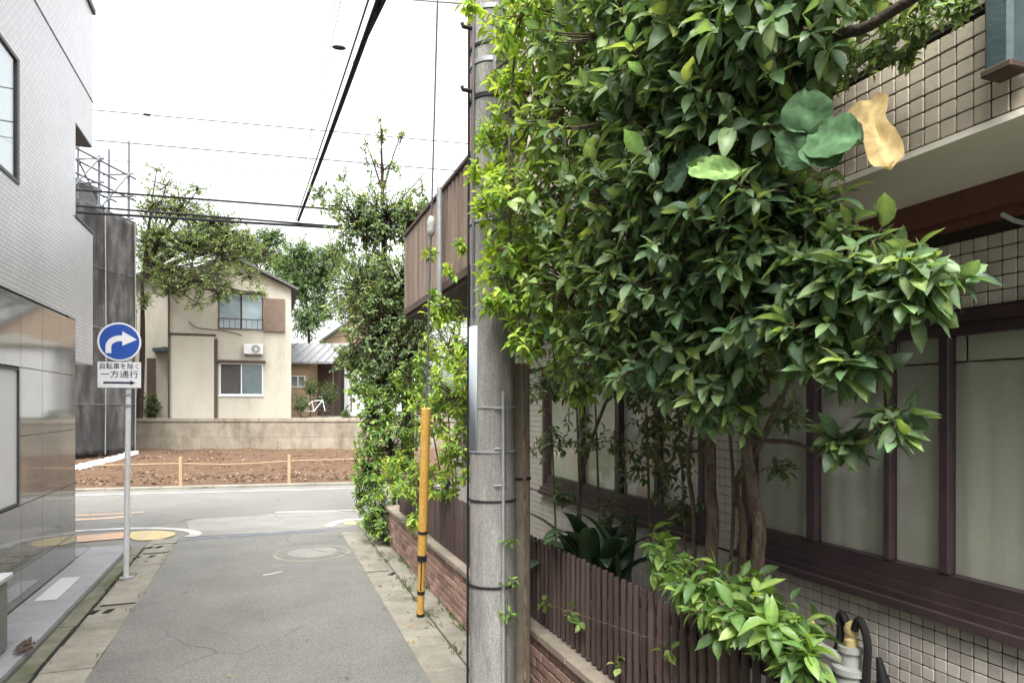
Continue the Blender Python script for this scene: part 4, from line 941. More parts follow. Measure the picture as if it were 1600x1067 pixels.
GREENS = [(.11, .18, .09), (.155, .24, .12), (.075, .125, .072), (.205, .30, .13), (.26, .36, .115)]
# ---- the big tree behind the fence
tb = Vector((2.02, 2.62, .12))
tree = empty('leafy_tree', tb, 'large leafy evergreen tree with several stems rising behind the picket fence', 'tree')
X_ = lambda px, py, x: PX(px, py, x)
t1 = [tb, PX(1183, 880, 2.03), PX(1178, 780, 2.05), PX(1165, 690, 2.05), PX(1150, 560, 1.98), PX(1130, 400, 1.8), PX(1100, 220, 1.6)]
t2 = [Vector((2.03, 2.85, .12)), PX(1112, 860, 2.04), PX(1110, 760, 2.06), PX(1108, 640, 2.05), PX(1085, 480, 1.9), PX(1030, 330, 1.7), PX(960, 180, 1.6)]
t3 = [tb + Vector((.02, .1, 0)), PX(1160, 860, 2.1), PX(1150, 760, 2.12), PX(1190, 690, 2.08), PX(1230, 600, 1.98), PX(1290, 480, 1.85), PX(1380, 430, 1.75)]
limb(tree, t1, .032, .018, 'bark', 'trunk', 14); limb(tree, t2, .034, .018, 'bark', 'trunk', 14); limb(tree, t3, .02, .010, 'bark', 'trunk', 12)
limb(tree, [Vector((2.06, 2.72, .12)), PX(1142, 880, 2.08), PX(1146, 760, 2.08), PX(1140, 640, 2.02), PX(1160, 500, 1.95)], .010, .007, 'bark', 'trunk', 10)
limb(tree, [Vector((2.04, 2.95, .12)), PX(1085, 850, 2.06), PX(1075, 720, 2.1), PX(1090, 600, 2.0), PX(1060, 480, 1.9)], .014, .008, 'bark', 'trunk', 10)
limb(tree, [t1[3], PX(1230, 690, 1.95), PX(1300, 705, 1.85), PX(1390, 655, 1.8)], .012, .005, 'bark')
limb(tree, [t2[4], PX(1000, 450, 1.75), PX(900, 420, 1.6), PX(820, 380, 1.5)], .025, .009, 'bark')
limb(tree, [t2[5], PX(950, 250, 1.6), PX(870, 190, 1.5), PX(810, 120, 1.5)], .02, .007, 'bark')
limb(tree, [t1[4], PX(1050, 560, 1.8), PX(930, 540, 1.65), PX(850, 530, 1.55)], .016, .006, 'bark')
limb(tree, [PX(1240, 300, 1.75), PX(1290, 85, 1.62), PX(1360, 40, 1.62), PX(1470, -30, 1.66)], .02, .014, 'bark_dark')
limb(tree, [t1[5], PX(1200, 330, 1.7), PX(1240, 300, 1.75)], .018, .015, 'bark_dark')
def bl(px, py, x, r, n): return (PX(px, py, x), (r * .95, r * 1.1, r * .85), n)
blobs = [bl(860, -90, 1.5, .4, 40), bl(960, -90, 1.52, .42, 45), bl(1060, -100, 1.52, .4, 40), bl(1160, -80, 1.5, .33, 30), bl(900, -200, 1.55, .4, 35), bl(1000, -220, 1.55, .4, 35), bl(830, 70, 1.45, .36, 40), bl(900, 40, 1.5, .36, 50), bl(990, 60, 1.5, .36, 55), bl(1080, 60, 1.52, .33, 50), bl(1170, 50, 1.55, .30, 45), bl(1250, 40, 1.58, .24, 30),
         bl(830, 200, 1.45, .34, 45), bl(900, 190, 1.5, .36, 50), bl(990, 190, 1.52, .36, 50), bl(1080, 190, 1.55, .34, 45), bl(1160, 200, 1.6, .27, 30), bl(1230, 90, 1.66, .16, 14),
         bl(820, 320, 1.45, .32, 45), bl(890, 330, 1.5, .36, 50), bl(980, 320, 1.55, .36, 50), bl(1070, 330, 1.6, .34, 45), bl(1160, 330, 1.65, .28, 35), bl(1225, 350, 1.74, .20, 24),
         bl(830, 440, 1.48, .30, 40), bl(900, 450, 1.52, .34, 45), bl(990, 450, 1.6, .34, 45), bl(1080, 450, 1.66, .32, 40), bl(1170, 440, 1.7, .28, 36), bl(1250, 420, 1.74, .24, 30), bl(1330, 430, 1.76, .19, 24), bl(1410, 435, 1.76, .13, 14), bl(1465, 430, 1.76, .07, 6),
         bl(860, 525, 1.5, .20, 20), bl(940, 545, 1.6, .26, 28), bl(1030, 550, 1.65, .26, 28), bl(1120, 550, 1.7, .24, 26), bl(1210, 530, 1.74, .22, 22), bl(1290, 520, 1.76, .17, 16), bl(1340, 570, 1.76, .09, 7),
         bl(905, 610, 1.62, .11, 9), bl(1130, 630, 1.72, .14, 12), bl(1320, 690, 1.84, .07, 6), bl(1395, 652, 1.8, .06, 5)]
blobs = [(c, r, int(n * (1.0 if 1 < q < 2 else 1.6))) for q, (c, r, n) in ((1.5 if (c.y < 3.0 and c.z > 2.45) else 0, b) for b in blobs)]
tips, dirs, cen = shoots(blobs, .5)
dl = np.clip(np.interp(tips @ np.array([sY, cY, 0]), [1.9, 2.6, 3.2, 4.6], [.088, .088, .076, .060]), .05, .13) * rng.uniform(.8, 1.2, len(tips))
lv = leaves_on(tips, dirs, 8, dl, .38, .5)
def backlit_tint(Bp, C):          # backlit look put into the leaf colour: yellow-green towards the street end
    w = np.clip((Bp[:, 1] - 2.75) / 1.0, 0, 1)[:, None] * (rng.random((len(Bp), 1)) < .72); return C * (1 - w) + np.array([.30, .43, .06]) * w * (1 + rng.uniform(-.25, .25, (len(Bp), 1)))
plant(tree, lv, GREENS, [5, 5, 3, 2.2, 1.2], 'leaf', 300, tint=backlit_tint)
ok = solid_free(tips, 0); twigs(tree, cen[ok] * .6 + tips[ok] * .4, tips[ok], .006, .003, 'bark')

# ---- yellow-green climber on the pole and over the far fence
GOLD = [(.28, .41, .06), (.37, .47, .08), (.17, .28, .055), (.10, .19, .05)]
vn = empty('climber', (1.5, 3.9, 0), 'yellow green climber with small leaves winding over the utility pole', 'climbing plant')
vb = [bl(815, 25, 1.2, .16, 20), bl(800, 130, 1.28, .12, 14), bl(765, 215, 1.2, .13, 18), bl(790, 290, 1.2, .16, 24), bl(760, 330, 1.18, .10, 12), bl(790, 390, 1.2, .14, 20), bl(765, 465, 1.15, .09, 10), bl(800, 470, 1.25, .14, 18), bl(730, 10, 1.1, .09, 9), bl(740, 270, 1.12, .07, 7), bl(820, 535, 1.3, .10, 10)]
tips, dirs, cen = shoots(vb, .3); lv = leaves_on(tips, dirs, 7, .058, .35, .46)
limb(vn, [Vector((1.56, 3.98, .1)), Vector((1.55, 3.95, 1.2)), PX(815, 535, 1.42), PX(800, 400, 1.3), PX(795, 290, 1.22), PX(800, 130, 1.25), PX(815, 20, 1.2)], .012, .005, 'bark', 'stem', 8)
plant(vn, lv, GOLD, [4, 2, 3, 2], 'leaf_soft', 150); ok = solid_free(tips, 0); twigs(vn, cen[ok], tips[ok], .003, .002, 'bark')
fv = empty('fence_shrub', (1.95, 7.2, .1), 'yellow green shrub spilling over the far fence behind the yellow guard', 'shrub')
fb = [(P(700, 540, 7.0), .32, 60), (P(712, 620, 6.8), .34, 70), (P(722, 700, 6.5), .28, 55), (P(690, 480, 7.2), .22, 26), (P(655, 750, 7.8), .30, 55), (P(620, 745, 8.4), .30, 50), (P(700, 760, 6.9), .22, 30), (P(680, 640, 7.4), .34, 60), (P(705, 420, 6.9), .10, 8), (P(672, 395, 7.1), .08, 6), (P(722, 380, 6.4), .10, 8), (P(650, 810, 7.4), .14, 14), (P(735, 580, 6.3), .25, 40)]
tips, dirs, cen = shoots(fb, .35); lv = leaves_on(tips, dirs, 7, .085, .35, .4)
for k, px in enumerate((700, 670, 640)): q = P(px, 640, 7.2 + .4 * k); limb(fv, [Vector((1.98, q.y, .1)), Vector((1.93, q.y + .05, 1.0)), q], .018, .006, 'bark', 'stem', 8)
plant(fv, lv, GOLD, [4, 2, 3, 2.5], 'leaf_soft', 200); ok = solid_free(tips, 0); twigs(fv, cen[ok], tips[ok], .005, .003, 'bark')

# ---- ivy covered tree at the lane corner
DARKG = [(.10, .155, .07), (.155, .22, .095), (.06, .10, .05), (.25, .31, .13)]
iv = empty('ivy_tree', (2.2, 11.2, 0), 'tall ivy smothered tree at the lane corner with a bare pointed top', 'tree')
limb(iv, [Vector((2.2, 11.2, 0)), Vector((2.25, 11.25, 2.5)), P(600, 400, 12)], .14, .05, 'bark_dark', 'trunk')
limb(iv, [P(600, 400, 12), P(597, 280, 12), P(595, 178, 12)], .05, .006, 'bark_dark')
ib = [(P(600, 520, 11.2), (.75, .75, .8), 150), (P(640, 560, 10.9), (.45, .6, .8), 100), (P(570, 450, 11.8), .62, 120), (P(630, 450, 11.4), .7, 140), (P(560, 350, 12), .58, 80), (P(605, 340, 12), .6, 90), (P(650, 350, 11.8), .5, 70), (P(527, 320, 12.4), .38, 34), (P(600, 265, 12), .35, 26), (P(690, 380, 11.6), .5, 60), (P(560, 560, 11.6), .35, 60), (P(530, 390, 12.3), .3, 28), (P(660, 290, 11.8), .25, 14), (P(540, 275, 12.2), .16, 7), (P(598, 205, 12), (.10, .1, .35), 12), (P(625, 225, 12), (.10, .1, .3), 8), (P(570, 235, 12), (.1, .1, .25), 6)]
ib = [(c, tuple(1.12 * q for q in (r if isinstance(r, tuple) else (r,) * 3)), int(n * (2.3 if n > 40 else .75))) for c, r, n in ib] + [(P(600, 600, 11), (.6, .6, .7), 200), (P(660, 480, 11.2), (.5, .5, .9), 160), (P(500, 300, 12.6), .25, 18)]
tips, dirs, cen = shoots(ib, .35); lv = leaves_on(tips, dirs, 7, .082, .25, .5)
plant(iv, lv, DARKG, [4, 4, 3, 1.5], 'leaf_soft', 0); twigs(iv, cen, tips, .010, .004, 'bark_dark')
for a, b in ((P(598, 300, 12), P(628, 205, 12)), (P(598, 300, 12), P(568, 215, 12)), (P(600, 350, 12), P(665, 270, 11.8)), (P(595, 360, 12), P(532, 280, 12.2))): limb(iv, [a, a.lerp(b, .5) + Z * .05, b], .02, .006, 'bark_dark')
IVY = [(.13, .22, .06), (.22, .33, .07), (.06, .12, .042), (.30, .42, .09)]
ic = empty('ivy_mound', (1.75, 10.1, 0), 'bright green ivy hanging over the end of the brick wall', 'ivy')
im = [(P(590, 800, 9.9), (.26, .3, .45), 130), (P(575, 730, 10.2), (.28, .4, .4), 110), (P(585, 650, 10.4), (.3, .4, .5), 130), (P(610, 700, 10.3), (.45, .5, .6), 150), (P(568, 600, 10.9), .3, 60), (P(600, 840, 9.7), (.16, .2, .2), 40), (P(640, 640, 10.3), (.4, .4, .7), 100), (P(640, 590, 10), .3, 40), (P(565, 770, 10.3), (.12, .2, .3), 30)]
tips, dirs, cen = shoots(im, .5); lv = leaves_on(tips, dirs, 7, .075, .45, .52)
limb(ic, [Vector((1.9, 10.4, 0)), Vector((1.85, 10.4, 1.2)), P(600, 620, 10.5)], .04, .012, 'bark_dark', 'stem')
plant(ic, lv, IVY, [4, 3, 3, 1.2], 'leaf_soft', 0); twigs(ic, cen, tips, .006, .003, 'bark_dark')

# ---- low shrub over the near fence
BRIGHT = [(.17, .285, .075), (.115, .21, .06), (.23, .35, .09), (.075, .145, .05)]
ls = empty('low_shrub', (1.98, 2.5, .12), 'low bright green shrub with large leaves drooping over the near fence', 'shrub')
lb_ = [bl(1045, 870, 1.78, .11, 11), bl(1085, 910, 1.72, .13, 15), bl(1130, 945, 1.7, .12, 15), bl(1175, 965, 1.7, .11, 14), bl(1215, 1000, 1.72, .10, 12), bl(1260, 1030, 1.74, .08, 9), bl(1150, 920, 1.85, .12, 12), bl(1205, 945, 1.86, .11, 9), bl(1255, 985, 1.9, .09, 8), bl(1030, 850, 1.85, .07, 5)]
lb_ = [(c, r, int(n * 1.1)) for c, r, n in lb_]
tips, dirs, cen = shoots(lb_, .35); lv = leaves_on(tips, dirs, 7, .095, .45, .46)
for px, py in ((1060, 880), (1130, 940), (1215, 990)): q = PX(px, py, 1.84); limb(ls, [Vector((1.98, q.y, .1)), Vector((1.96, q.y, .7)), Vector((1.9, q.y, 1.16)), q + Z * .05], .010, .004, 'bark', 'stem', 8)
plant(ls, lv, BRIGHT, [4, 3, 2, 1.5], 'leaf', 300); ok = solid_free(tips, 0); twigs(ls, cen[ok], tips[ok], .004, .003, 'bark')

# ---- strap leaved plant behind the fence
def blade(root, p0, heading, L_, W_, rise, bend, c, name='leaf_blade'):
    n = 10; v = []; pos = Vector(p0); ang = rise; h = Vector((math.cos(heading), math.sin(heading), 0)); s = Vector((-h.y, h.x, 0)); f = []
    for i in range(n + 1):
        t = i / n; w = W_ * (math.sin(math.pi * min(1, t * .9 + .08)) ** .8); 
        nrm = -h * math.sin(ang) + Z * math.cos(ang)
        v += [pos + s * w + nrm * w * .25, pos, pos - s * w + nrm * w * .25]
        pos = pos + (h * math.cos(ang) + Z * math.sin(ang)) * (L_ / n); ang -= bend / n * (.4 + 1.2 * t)
    for i in range(n):
        for k in (0, 1): a = 3 * i + k; f.append((a, a + 1, a + 4, a + 3))
    m = MB(); m.add(v, f); o = m.build(name, 'leaf', root, True); me = o.data
    at = me.attributes.new('leaf_colour', 'FLOAT_COLOR', 'POINT'); cc = np.ones((len(me.vertices), 4), np.float32); cc[:, :3] = c; at.data.foreach_set('color', cc.ravel())
    s_ = o.modifiers.new('t', 'SOLIDIFY'); s_.thickness = .002; return o
sl_ = PX(930, 900, 1.98); sl_.z = .12
st = empty('strap_leaf_plant', sl_, 'dark strap leaved plant arching above the picket fence', 'plant')
for i in range(16):
    a = random.uniform(0, 6.28); c0 = Vector((2.0 + jit(.08), sl_.y + jit(.22), .80 + jit(.08)))
    blade(st, c0, a, random.uniform(.5, .8), random.uniform(.05, .08), R(random.uniform(66, 86)), R(random.uniform(60, 150)), np.array(random.choice([(.06, .11, .05), (.09, .15, .065), (.045, .085, .045)])))
limb(st, [sl_, Vector((2.0, sl_.y, .85))], .05, .04, 'bark_dark', 'stem')
s2 = empty('broad_leaf_plant', Vector((1.95, 4.3, .12)), 'broad leaf plant with drooping leaf just right of the pole', 'plant')
for (a, l, w, r_, b) in ((R(200), .52, .06, 82, 175), (R(250), .5, .065, 84, 190), (R(120), .55, .05, 80, 110), (R(300), .5, .055, 78, 140), (R(30), .5, .05, 80, 120)):
    blade(s2, Vector((1.95, 4.3, .72)), a, l, w, R(r_), R(b), np.array((.06, .11, .055)))
limb(s2, [Vector((1.95, 4.3, .12)), Vector((1.95, 4.3, .75))], .03, .025, 'bark_dark', 'stem')

# ---- hanging thin leaved creeper in front of the house wall
hg = empty('hanging_creeper', (2.2, 4.4, .1), 'thin leaved creeper hanging in dry strands before the house windows', 'climbing plant')
hb = [bl(980, 620, 2.2, .3, 24), bl(1020, 680, 2.2, .3, 26), bl(960, 700, 2.2, .2, 12), bl(1040, 760, 2.15, .22, 14), bl(900, 630, 2.25, .3, 20), bl(1055, 650, 2.2, .3, 20), bl(850, 600, 2.2, .35, 26), bl(1100, 600, 2.2, .25, 18), bl(870, 700, 2.2, .22, 9)]
hb = [(c, r, int(n * .5)) for c, r, n in hb]
tips, dirs, cen = shoots(hb, .2); dirs = unit(dirs * .9 + np.array([0, 0, -.5])); lv = leaves_on(tips, dirs, 7, .06, .4, .4, (30, 90), .12)
limb(hg, [Vector((2.25, 4.5, .1)), Vector((2.2, 4.5, 1.4)), PX(980, 560, 2.2), PX(1060, 520, 2.2)], .015, .008, 'bark', 'stem')
plant(hg, lv, [(.07, .12, .05), (.13, .15, .07), (.05, .085, .04), (.16, .13, .07)], [4, 2, 3, 1.5], 'leaf_soft', 80); ok = solid_free(tips, 0); twigs(hg, cen[ok] + np.array([0, 0, .12]), tips[ok], .003, .002, 'bark')

# ---- shade shrub between the stems and the house
us = empty('shade_shrub', (2.15, 4.2, .12), 'sparse dark shrub in the shade between the fence and the house windows', 'shrub')
ub = [bl(850, 600, 2.1, .22, 26), bl(900, 580, 2.1, .24, 26), bl(960, 590, 2.12, .22, 22), bl(1020, 600, 2.14, .2, 20), bl(860, 690, 2.15, .2, 18), bl(930, 690, 2.18, .18, 13), bl(1000, 720, 2.18, .18, 13), bl(1060, 700, 2.15, .16, 14), bl(1070, 790, 2.15, .14, 12), bl(880, 780, 2.15, .16, 14), bl(960, 800, 2.15, .14, 10), bl(1235, 640, 2.1, .1, 8), bl(1215, 730, 2.1, .08, 6)]
tips, dirs, cen = shoots(ub, .2); lv = leaves_on(tips, dirs, 6, .062, .4, .45); plant(us, lv, [(.07, .115, .055), (.11, .16, .075), (.05, .085, .045), (.15, .15, .08)], [3, 3, 2, 1], 'leaf_soft', 120); ok = solid_free(tips, 0); twigs(us, cen[ok], tips[ok], .003, .002, 'bark')
for px_, py_ in ((860, 620), (930, 620), (1010, 640), (1065, 700), (900, 600), (975, 700)): q = PX(px_, py_, 2.13); limb(us, [Vector((2.18, q.y - .1, .1)), Vector((2.2, q.y + .05, 1.0)), q], .012, .006, 'bark', 'stem', 8)

# ---- broad leaved vine: the big three-part leaf and its neighbours
kv = empty('broad_vine', PX(1270, 210, 1.74), 'vine with one big three part green leaf and round leaves in the tree', 'vine')
def big_leaf(c, tipv, W_, colr, name='large_leaf', cup=.10, prof=None):
    c = Vector(c); t = Vector(tipv) - c; L_ = t.length; t.normalize(); view = (Vector((0, 0, EYE)) - c).normalized(); nrm = (view + Z * .35); nrm = (nrm - t * nrm.dot(t)).normalized(); s = t.cross(nrm)
    v = []; f = []; rows = 12
    for i in range(rows + 1):
        a = i / rows; w = W_ * (np.interp(a, *prof) if prof else (math.sin(math.pi * a ** .8) ** .62 if 0 < a < 1 else (.06 if i == 0 else 0.02))) * (1 + jit(.04))
        for q in (-1, -.7, -.35, 0, .35, .7, 1): v.append(c + t * (L_ * (a + .06 * (1 - abs(q)) * a * (1 - a))) + s * (w * q) + nrm * (cup * L_ * (abs(q) * .5 - a * a * .8) + .004 * math.sin(30 * a - 9 * abs(q)) + .005 * math.sin(9 * a + 4 * q)))
    for i in range(rows):
        for q in range(6): b = 7 * i + q; f.append((b, b + 1, b + 8, b + 7))
    m = MB(); m.add(v, f); o = m.build(name, 'leaf_matte', kv, True); me = o.data
    at = me.attributes.new('leaf_colour', 'FLOAT_COLOR', 'POINT'); cc = np.ones((len(me.vertices), 4), np.float32); cc[:, :3] = np.array(colr) * (np.where(np.arange(len(me.vertices)) % 7 == 3, 1.5, 1) * np.where((np.arange(len(me.vertices)) // 7) % 3 == 1, 1.12, 1) * rng.uniform(.8, 1.15, len(me.vertices)))[:, None]; at.data.foreach_set('color', cc.ravel()); return o
xk = 1.50; g1 = (.07, .14, .065)
big_leaf(PX(1262, 208, xk), PX(1258, 136, xk - .02), .072, g1); big_leaf(PX(1266, 212, xk), PX(1342, 218, xk - .03), .07, g1); big_leaf(PX(1260, 214, xk), PX(1222, 262, xk - .03), .07, (.085, .165, .08)); big_leaf(PX(1268, 218, xk), PX(1305, 255, xk - .03), .06, g1)
big_leaf(PX(1080, 262, 1.35), PX(1156, 268, 1.33), .045, (.17, .28, .09)); big_leaf(PX(1078, 266, 1.37), PX(1032, 290, 1.36), .05, (.06, .11, .06)); big_leaf(PX(1060, 255, 1.4), PX(1110, 240, 1.4), .05, (.05, .10, .05))
big_leaf(PX(1222, 95, 1.62), PX(1260, 128, 1.6), .06, (.05, .085, .05)); big_leaf(PX(1255, 60, 1.62), PX(1290, 100, 1.6), .05, (.06, .10, .05)); big_leaf(PX(1170, 190, 1.6), PX(1200, 240, 1.6), .05, (.05, .09, .05))
big_leaf(PX(1352, 158, 1.72), PX(1392, 258, 1.66), .062, (.36, .265, .12), 'yellow_leaf', .08, ([0, .04, .15, .32, .45, .62, .8, .93, 1], [.55, .95, .9, .55, .5, .72, .78, .6, .1]))
limb(kv, [PX(1180, 420, 1.9), PX(1230, 300, 1.66), PX(1262, 212, 1.505), PX(1225, 95, 1.62), PX(1180, 40, 1.6)], .006, .003, 'bark', 'stem', 6)
limb(kv, [PX(1262, 212, 1.505), PX(1300, 185, 1.6), PX(1322, 162, 1.72)], .003, .002, 'bark', 'stem', 6)
limb(kv, [PX(1230, 300, 1.66), PX(1150, 290, 1.5), PX(1080, 262, 1.36)], .004, .003, 'bark', 'stem', 6)
# ivy creeping on the upper wall
wc = empty('wall_creeper', (1.95, 1.8, 2.9), 'small leaved pale creeper on the upper tiles beside the drainpipe', 'climbing plant')
wb = [bl(1330, 90, 1.85, .10, 22), bl(1380, 60, 1.84, .09, 22), bl(1430, 40, 1.83, .08, 20), bl(1490, 15, 1.83, .06, 14), bl(1290, 130, 1.85, .09, 16), bl(1410, 90, 1.88, .05, 10), bl(1460, -20, 1.83, .08, 14)]
tips, dirs, cen = shoots(wb, .3); lv = leaves_on(tips, dirs, 7, .036, .3, .5); plant(wc, lv, [(.12, .19, .07), (.22, .30, .12), (.07, .12, .05)], [3, 2, 2], 'leaf', 60)
limb(wc, [PX(1260, 170, 1.86), PX(1380, 75, 1.87), PX(1500, 10, 1.87)], .005, .003, 'bark', 'stem', 6); ok = solid_free(tips, 0); twigs(wc, cen[ok], tips[ok], .002, .001, 'bark')
# weeds on the fence and pole foot
wd = empty('fence_vine', (1.70, 3.9, .5), 'little vine with pale heart leaves on the pickets right of the pole', 'vine')
tips, dirs, cen = shoots([bl(850, 945, 1.72, .05, 4), bl(890, 955, 1.72, .04, 3), bl(905, 970, 1.72, .03, 2), bl(1040, 1010, 1.72, .05, 3), bl(960, 1040, 1.72, .05, 2)], .3); lv = leaves_on(tips, dirs, 3, .05, .4, .7); plant(wd, lv, [(.14, .22, .06), (.30, .38, .14)], [2, 1], 'leaf_soft', 40, free=False)
limb(wd, [Vector((1.72, 4.3, .58)), PX(850, 945, 1.715), PX(905, 960, 1.72), PX(1040, 1005, 1.725)], .003, .002, 'bark', 'stem', 6)
pw = empty('pole_weed', (1.53, 3.87, .02), 'small weed climbing the lower pole beside the white conduit', 'weed')
q = onpole(R(30), .6, .03); limb(pw, [Vector((q.x, q.y, .02)), q, onpole(R(34), 1.0, .03)], .004, .002, 'bark', 'stem', 6)
tips, dirs, cen = shoots([(onpole(R(30), .75, .05), .05, 7), (onpole(R(34), .95, .05), .04, 5), (onpole(R(38), 1.2, .04), .04, 4)], .2); lv = leaves_on(tips, dirs, 4, .045, .4, .5); plant(pw, lv, BRIGHT, [2, 2, 1, 1], 'leaf_soft', 30, free=False)

# ---- trees round the cream house
OLIVE = [(.11, .165, .06), (.16, .215, .08), (.075, .12, .045), (.22, .26, .10)]
def far_tree(name, label, base, trunk_top, blobs, cols, wts, ll, per=6, group='trees behind the street', tr=.16, dens=2.6):
    r_ = empty(name, base, label, 'tree', group)
    limb(r_, [Vector(base), Vector(base).lerp(trunk_top, .5) + Vector((.08, 0, 0)), trunk_top], tr, tr * .4, 'bark_dark', 'trunk')
    tips, dirs, cen = shoots([(c, tuple(1.1 * q for q in r2), int(n * dens)) for c, r2, n in blobs], .15); plant(r_, leaves_on(tips, dirs, per, ll, .2, .5), cols, wts, 'leaf_soft', 0, (QT, QF), rest='crown', free=False)
    for b in blobs: limb(r_, [trunk_top, trunk_top.lerp(Vector(b[0]), .5) + Z * .15, Vector(b[0])], tr * .35, .02, 'bark_dark')
    twigs(r_, cen, tips, .018, .008, 'bark_dark'); return r_
b0 = P(217, 660, 29.9); b0.z = 1.4
far_tree('olive_tree', 'slender olive green tree with dark trunk in front of the cream house wing', b0, P(222, 430, 29), [
    (P(250, 370, 28.5), (1.1, 1.1, .9), 130), (P(300, 385, 28.5), (1.1, 1.1, .8), 130), (P(345, 390, 28.5), (.9, 1, .8), 95), (P(385, 385, 29), (.8, 1, .7), 70), (P(280, 330, 28.8), (1.3, 1.2, .6), 110), (P(335, 345, 29), (1.3, 1.2, .6), 110), (P(240, 320, 28.6), (.8, .8, .7), 50), (P(260, 290, 28.8), (1.2, 1, .5), 20), (P(310, 295, 29), (.9, .9, .4), 14), (P(300, 440, 28), (1.3, .8, .55), 85), (P(340, 455, 28), (.9, .6, .5), 45), (P(265, 455, 28), (.8, .6, .4), 30), (P(245, 265, 28.8), (.6, .6, .35), 10), (P(410, 400, 29), (.5, .6, .5), 28), (P(225, 470, 28.6), (.4, .5, .6), 24), (P(330, 425, 28), (1.3, .8, .6), 60), (P(385, 430, 28.2), (.9, .6, .5), 32), (P(400, 460, 28), (.5, .4, .4), 16), (P(275, 420, 28), (1.2, .8, .7), 60), (P(280, 310, 28.8), (1.8, 1.2, .7), 30), (P(350, 365, 29), (1.6, 1.2, .7), 80), (P(240, 420, 28.4), (.9, .8, 1.0), 60), (P(310, 475, 28), (.6, .5, .35), 12)], OLIVE, [3, 3, 2, 1.2], .15, dens=1.35)
b1 = P(480, 640, 42); b1.z = 1.4
far_tree('broad_tree', 'round dark green tree between the cream house and the ivy', b1, P(482, 500, 42), [(P(470, 440, 42), (1.7, 1.5, 1.7), 170), (P(500, 430, 42), (1.5, 1.5, 1.4), 130), (P(470, 395, 42), (1.2, 1.2, .9), 90), (P(520, 400, 42), (1.2, 1.2, 1.0), 80), (P(480, 500, 41), (1.2, 1.2, 1.0), 90), (P(445, 420, 42.5), (.9, 1, 1), 60), (P(505, 480, 42), (1, 1, 1), 60)], [(.08, .145, .06), (.125, .20, .075), (.05, .095, .045)], [3, 3, 2], .22)
b2 = P(400, 640, 46); b2.z = 1.4
far_tree('back_tree', 'green tree rising behind the cream house roof', b2, P(400, 440, 46), [(P(400, 390, 46), (1.9, 1.5, 1.3), 130), (P(350, 375, 46), (1.8, 1.5, 1.2), 110), (P(425, 370, 46), (1, 1, .7), 50), (P(300, 370, 46), (1.8, 1.5, 1.2), 90), (P(240, 385, 46), (1.8, 1.5, 1.6), 90), (P(430, 410, 46), (.8, 1, .8), 40)], [(.07, .12, .045), (.10, .165, .055), (.045, .08, .035)], [3, 3, 2], .24)
b3 = P(590, 640, 52); b3.z = 1.4
far_tree('back_tree', 'green tree far behind the ivy corner', b3, P(590, 520, 52), [(P(560, 480, 52), (2, 2, 2), 110), (P(620, 470, 52), (2.4, 2, 2.4), 120), (P(580, 430, 52), (1.8, 2, 1.5), 80), (P(680, 480, 52), (2.4, 2, 2.4), 100)], [(.055, .105, .045), (.085, .15, .055), (.035, .07, .035)], [3, 3, 2], .3)
for (px, py, D, r_, lab) in ((470, 628, 32.3, .42, 'small shrub at the right wall of the cream house'), (485, 602, 34, .45, 'arching bush in front of the tan cottage'), (512, 612, 35, .6, 'dark shrub beside the white outbuilding'), (540, 648, 30.6, .22, 'low weeds on top of the retaining wall'), (236, 630, 31, .5, 'dark bush added for the shadow under the wing of the cream house')):  # bush under the wing is added to stand for the dark shadow there
    c = P(px, py, D); e = empty('shrub', Vector((c.x, c.y, 1.4)), lab, 'shrub', 'shrubs on the terrace')
    tips, dirs, cen = shoots([(c, (r_, r_, r_ * 1.1), int(120 * r_ + 20)), (c - Z * r_ * .5, (r_, r_, r_ * .7), int(60 * r_ + 10))], .3); plant(e, leaves_on(tips, dirs, 6, .13, .25, .5), [(.05, .085, .04), (.09, .13, .05), (.13, .14, .07)], [3, 3, 1], 'leaf_soft', 0, (QT, QF), free=False)
    limb(e, [Vector((c.x, c.y, 1.4)), c], .03, .015, 'bark_dark', 'stem', 6)

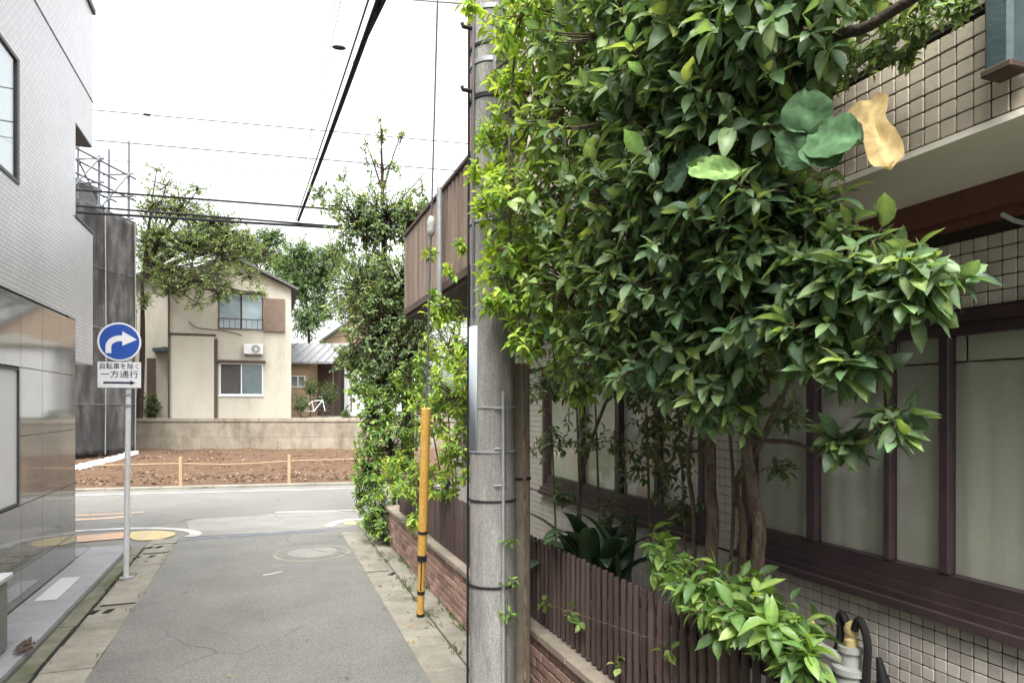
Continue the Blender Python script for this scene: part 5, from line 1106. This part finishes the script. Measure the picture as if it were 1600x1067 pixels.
# ---- grass tufts in the gutter joints and fallen leaves
def tufts(name, label, spots, h, n, cols):
    c = np.repeat(np.array(spots), n, 0); k = len(c); c = c + rng.normal(0, .025, (k, 3)) * np.array([1, 1.6, 0]); D = unit(rng.normal(0, .45, (k, 3)) * np.array([1, 1, 0]) + np.array([0, 0, 1.])); N = unit(np.cross(D, rng.normal(size=(k, 3))))
    me = leaf_mesh(name, c, D, N, h * rng.uniform(.4, 1.2, k), np.full(k, h * .16), palette(k, cols, [1] * len(cols)), QT, QF); return tag(link_mesh(name, me, 'leaf_soft'), label, 'grass', kind='stuff')
sp_ = [(1.685 + jit(.015), random.uniform(4.3, 10), .02) for _ in range(34)] + [(1.478 + jit(.008), random.uniform(4.6, 10), .012) for _ in range(16)]
tufts('grass_tufts', 'tufts of grass in the joints along the brick wall', sp_, .06, 12, [(.10, .16, .05), (.17, .22, .07), (.07, .11, .04)])
sp_ = [(-1.54 + jit(.10), 8.94 + jit(.16), .012) for _ in range(10)] + [(-1.62 + jit(.012), random.uniform(6, 10.8), .01) for _ in range(16)] + [(-1.26 + jit(.02), random.uniform(6, 11), .012) for _ in range(7)]
tufts('grass_tufts', 'short grass growing around the sign post and the left gutter slot', sp_, .035, 12, [(.10, .14, .05), (.15, .17, .07), (.07, .10, .04)])
k = 120; pts_ = np.array([(random.choice((1.2, 1.35, 1.5, 1.6)) + jit(.12), random.uniform(4.2, 11), .018) for _ in range(90)] + [(random.uniform(-1.6, 1.1), random.uniform(5, 11), .012) for _ in range(30)])
D = unit(rng.normal(size=(k, 3)) * np.array([1, 1, .12])); N = unit(np.array([0, 0, 1.]) + rng.normal(0, .25, (k, 3)))
me = leaf_mesh('fallen_leaves', pts_ + np.array([0, 0, .008]), D, N, rng.uniform(.025, .06, k), rng.uniform(.014, .03, k), palette(k, [(.16, .10, .05), (.24, .17, .07), (.12, .13, .05)], [3, 2, 1]))
tag(link_mesh('fallen_leaves', me, 'leaf_matte'), 'fallen dry leaves scattered along the lane gutters', 'leaves', kind='stuff')
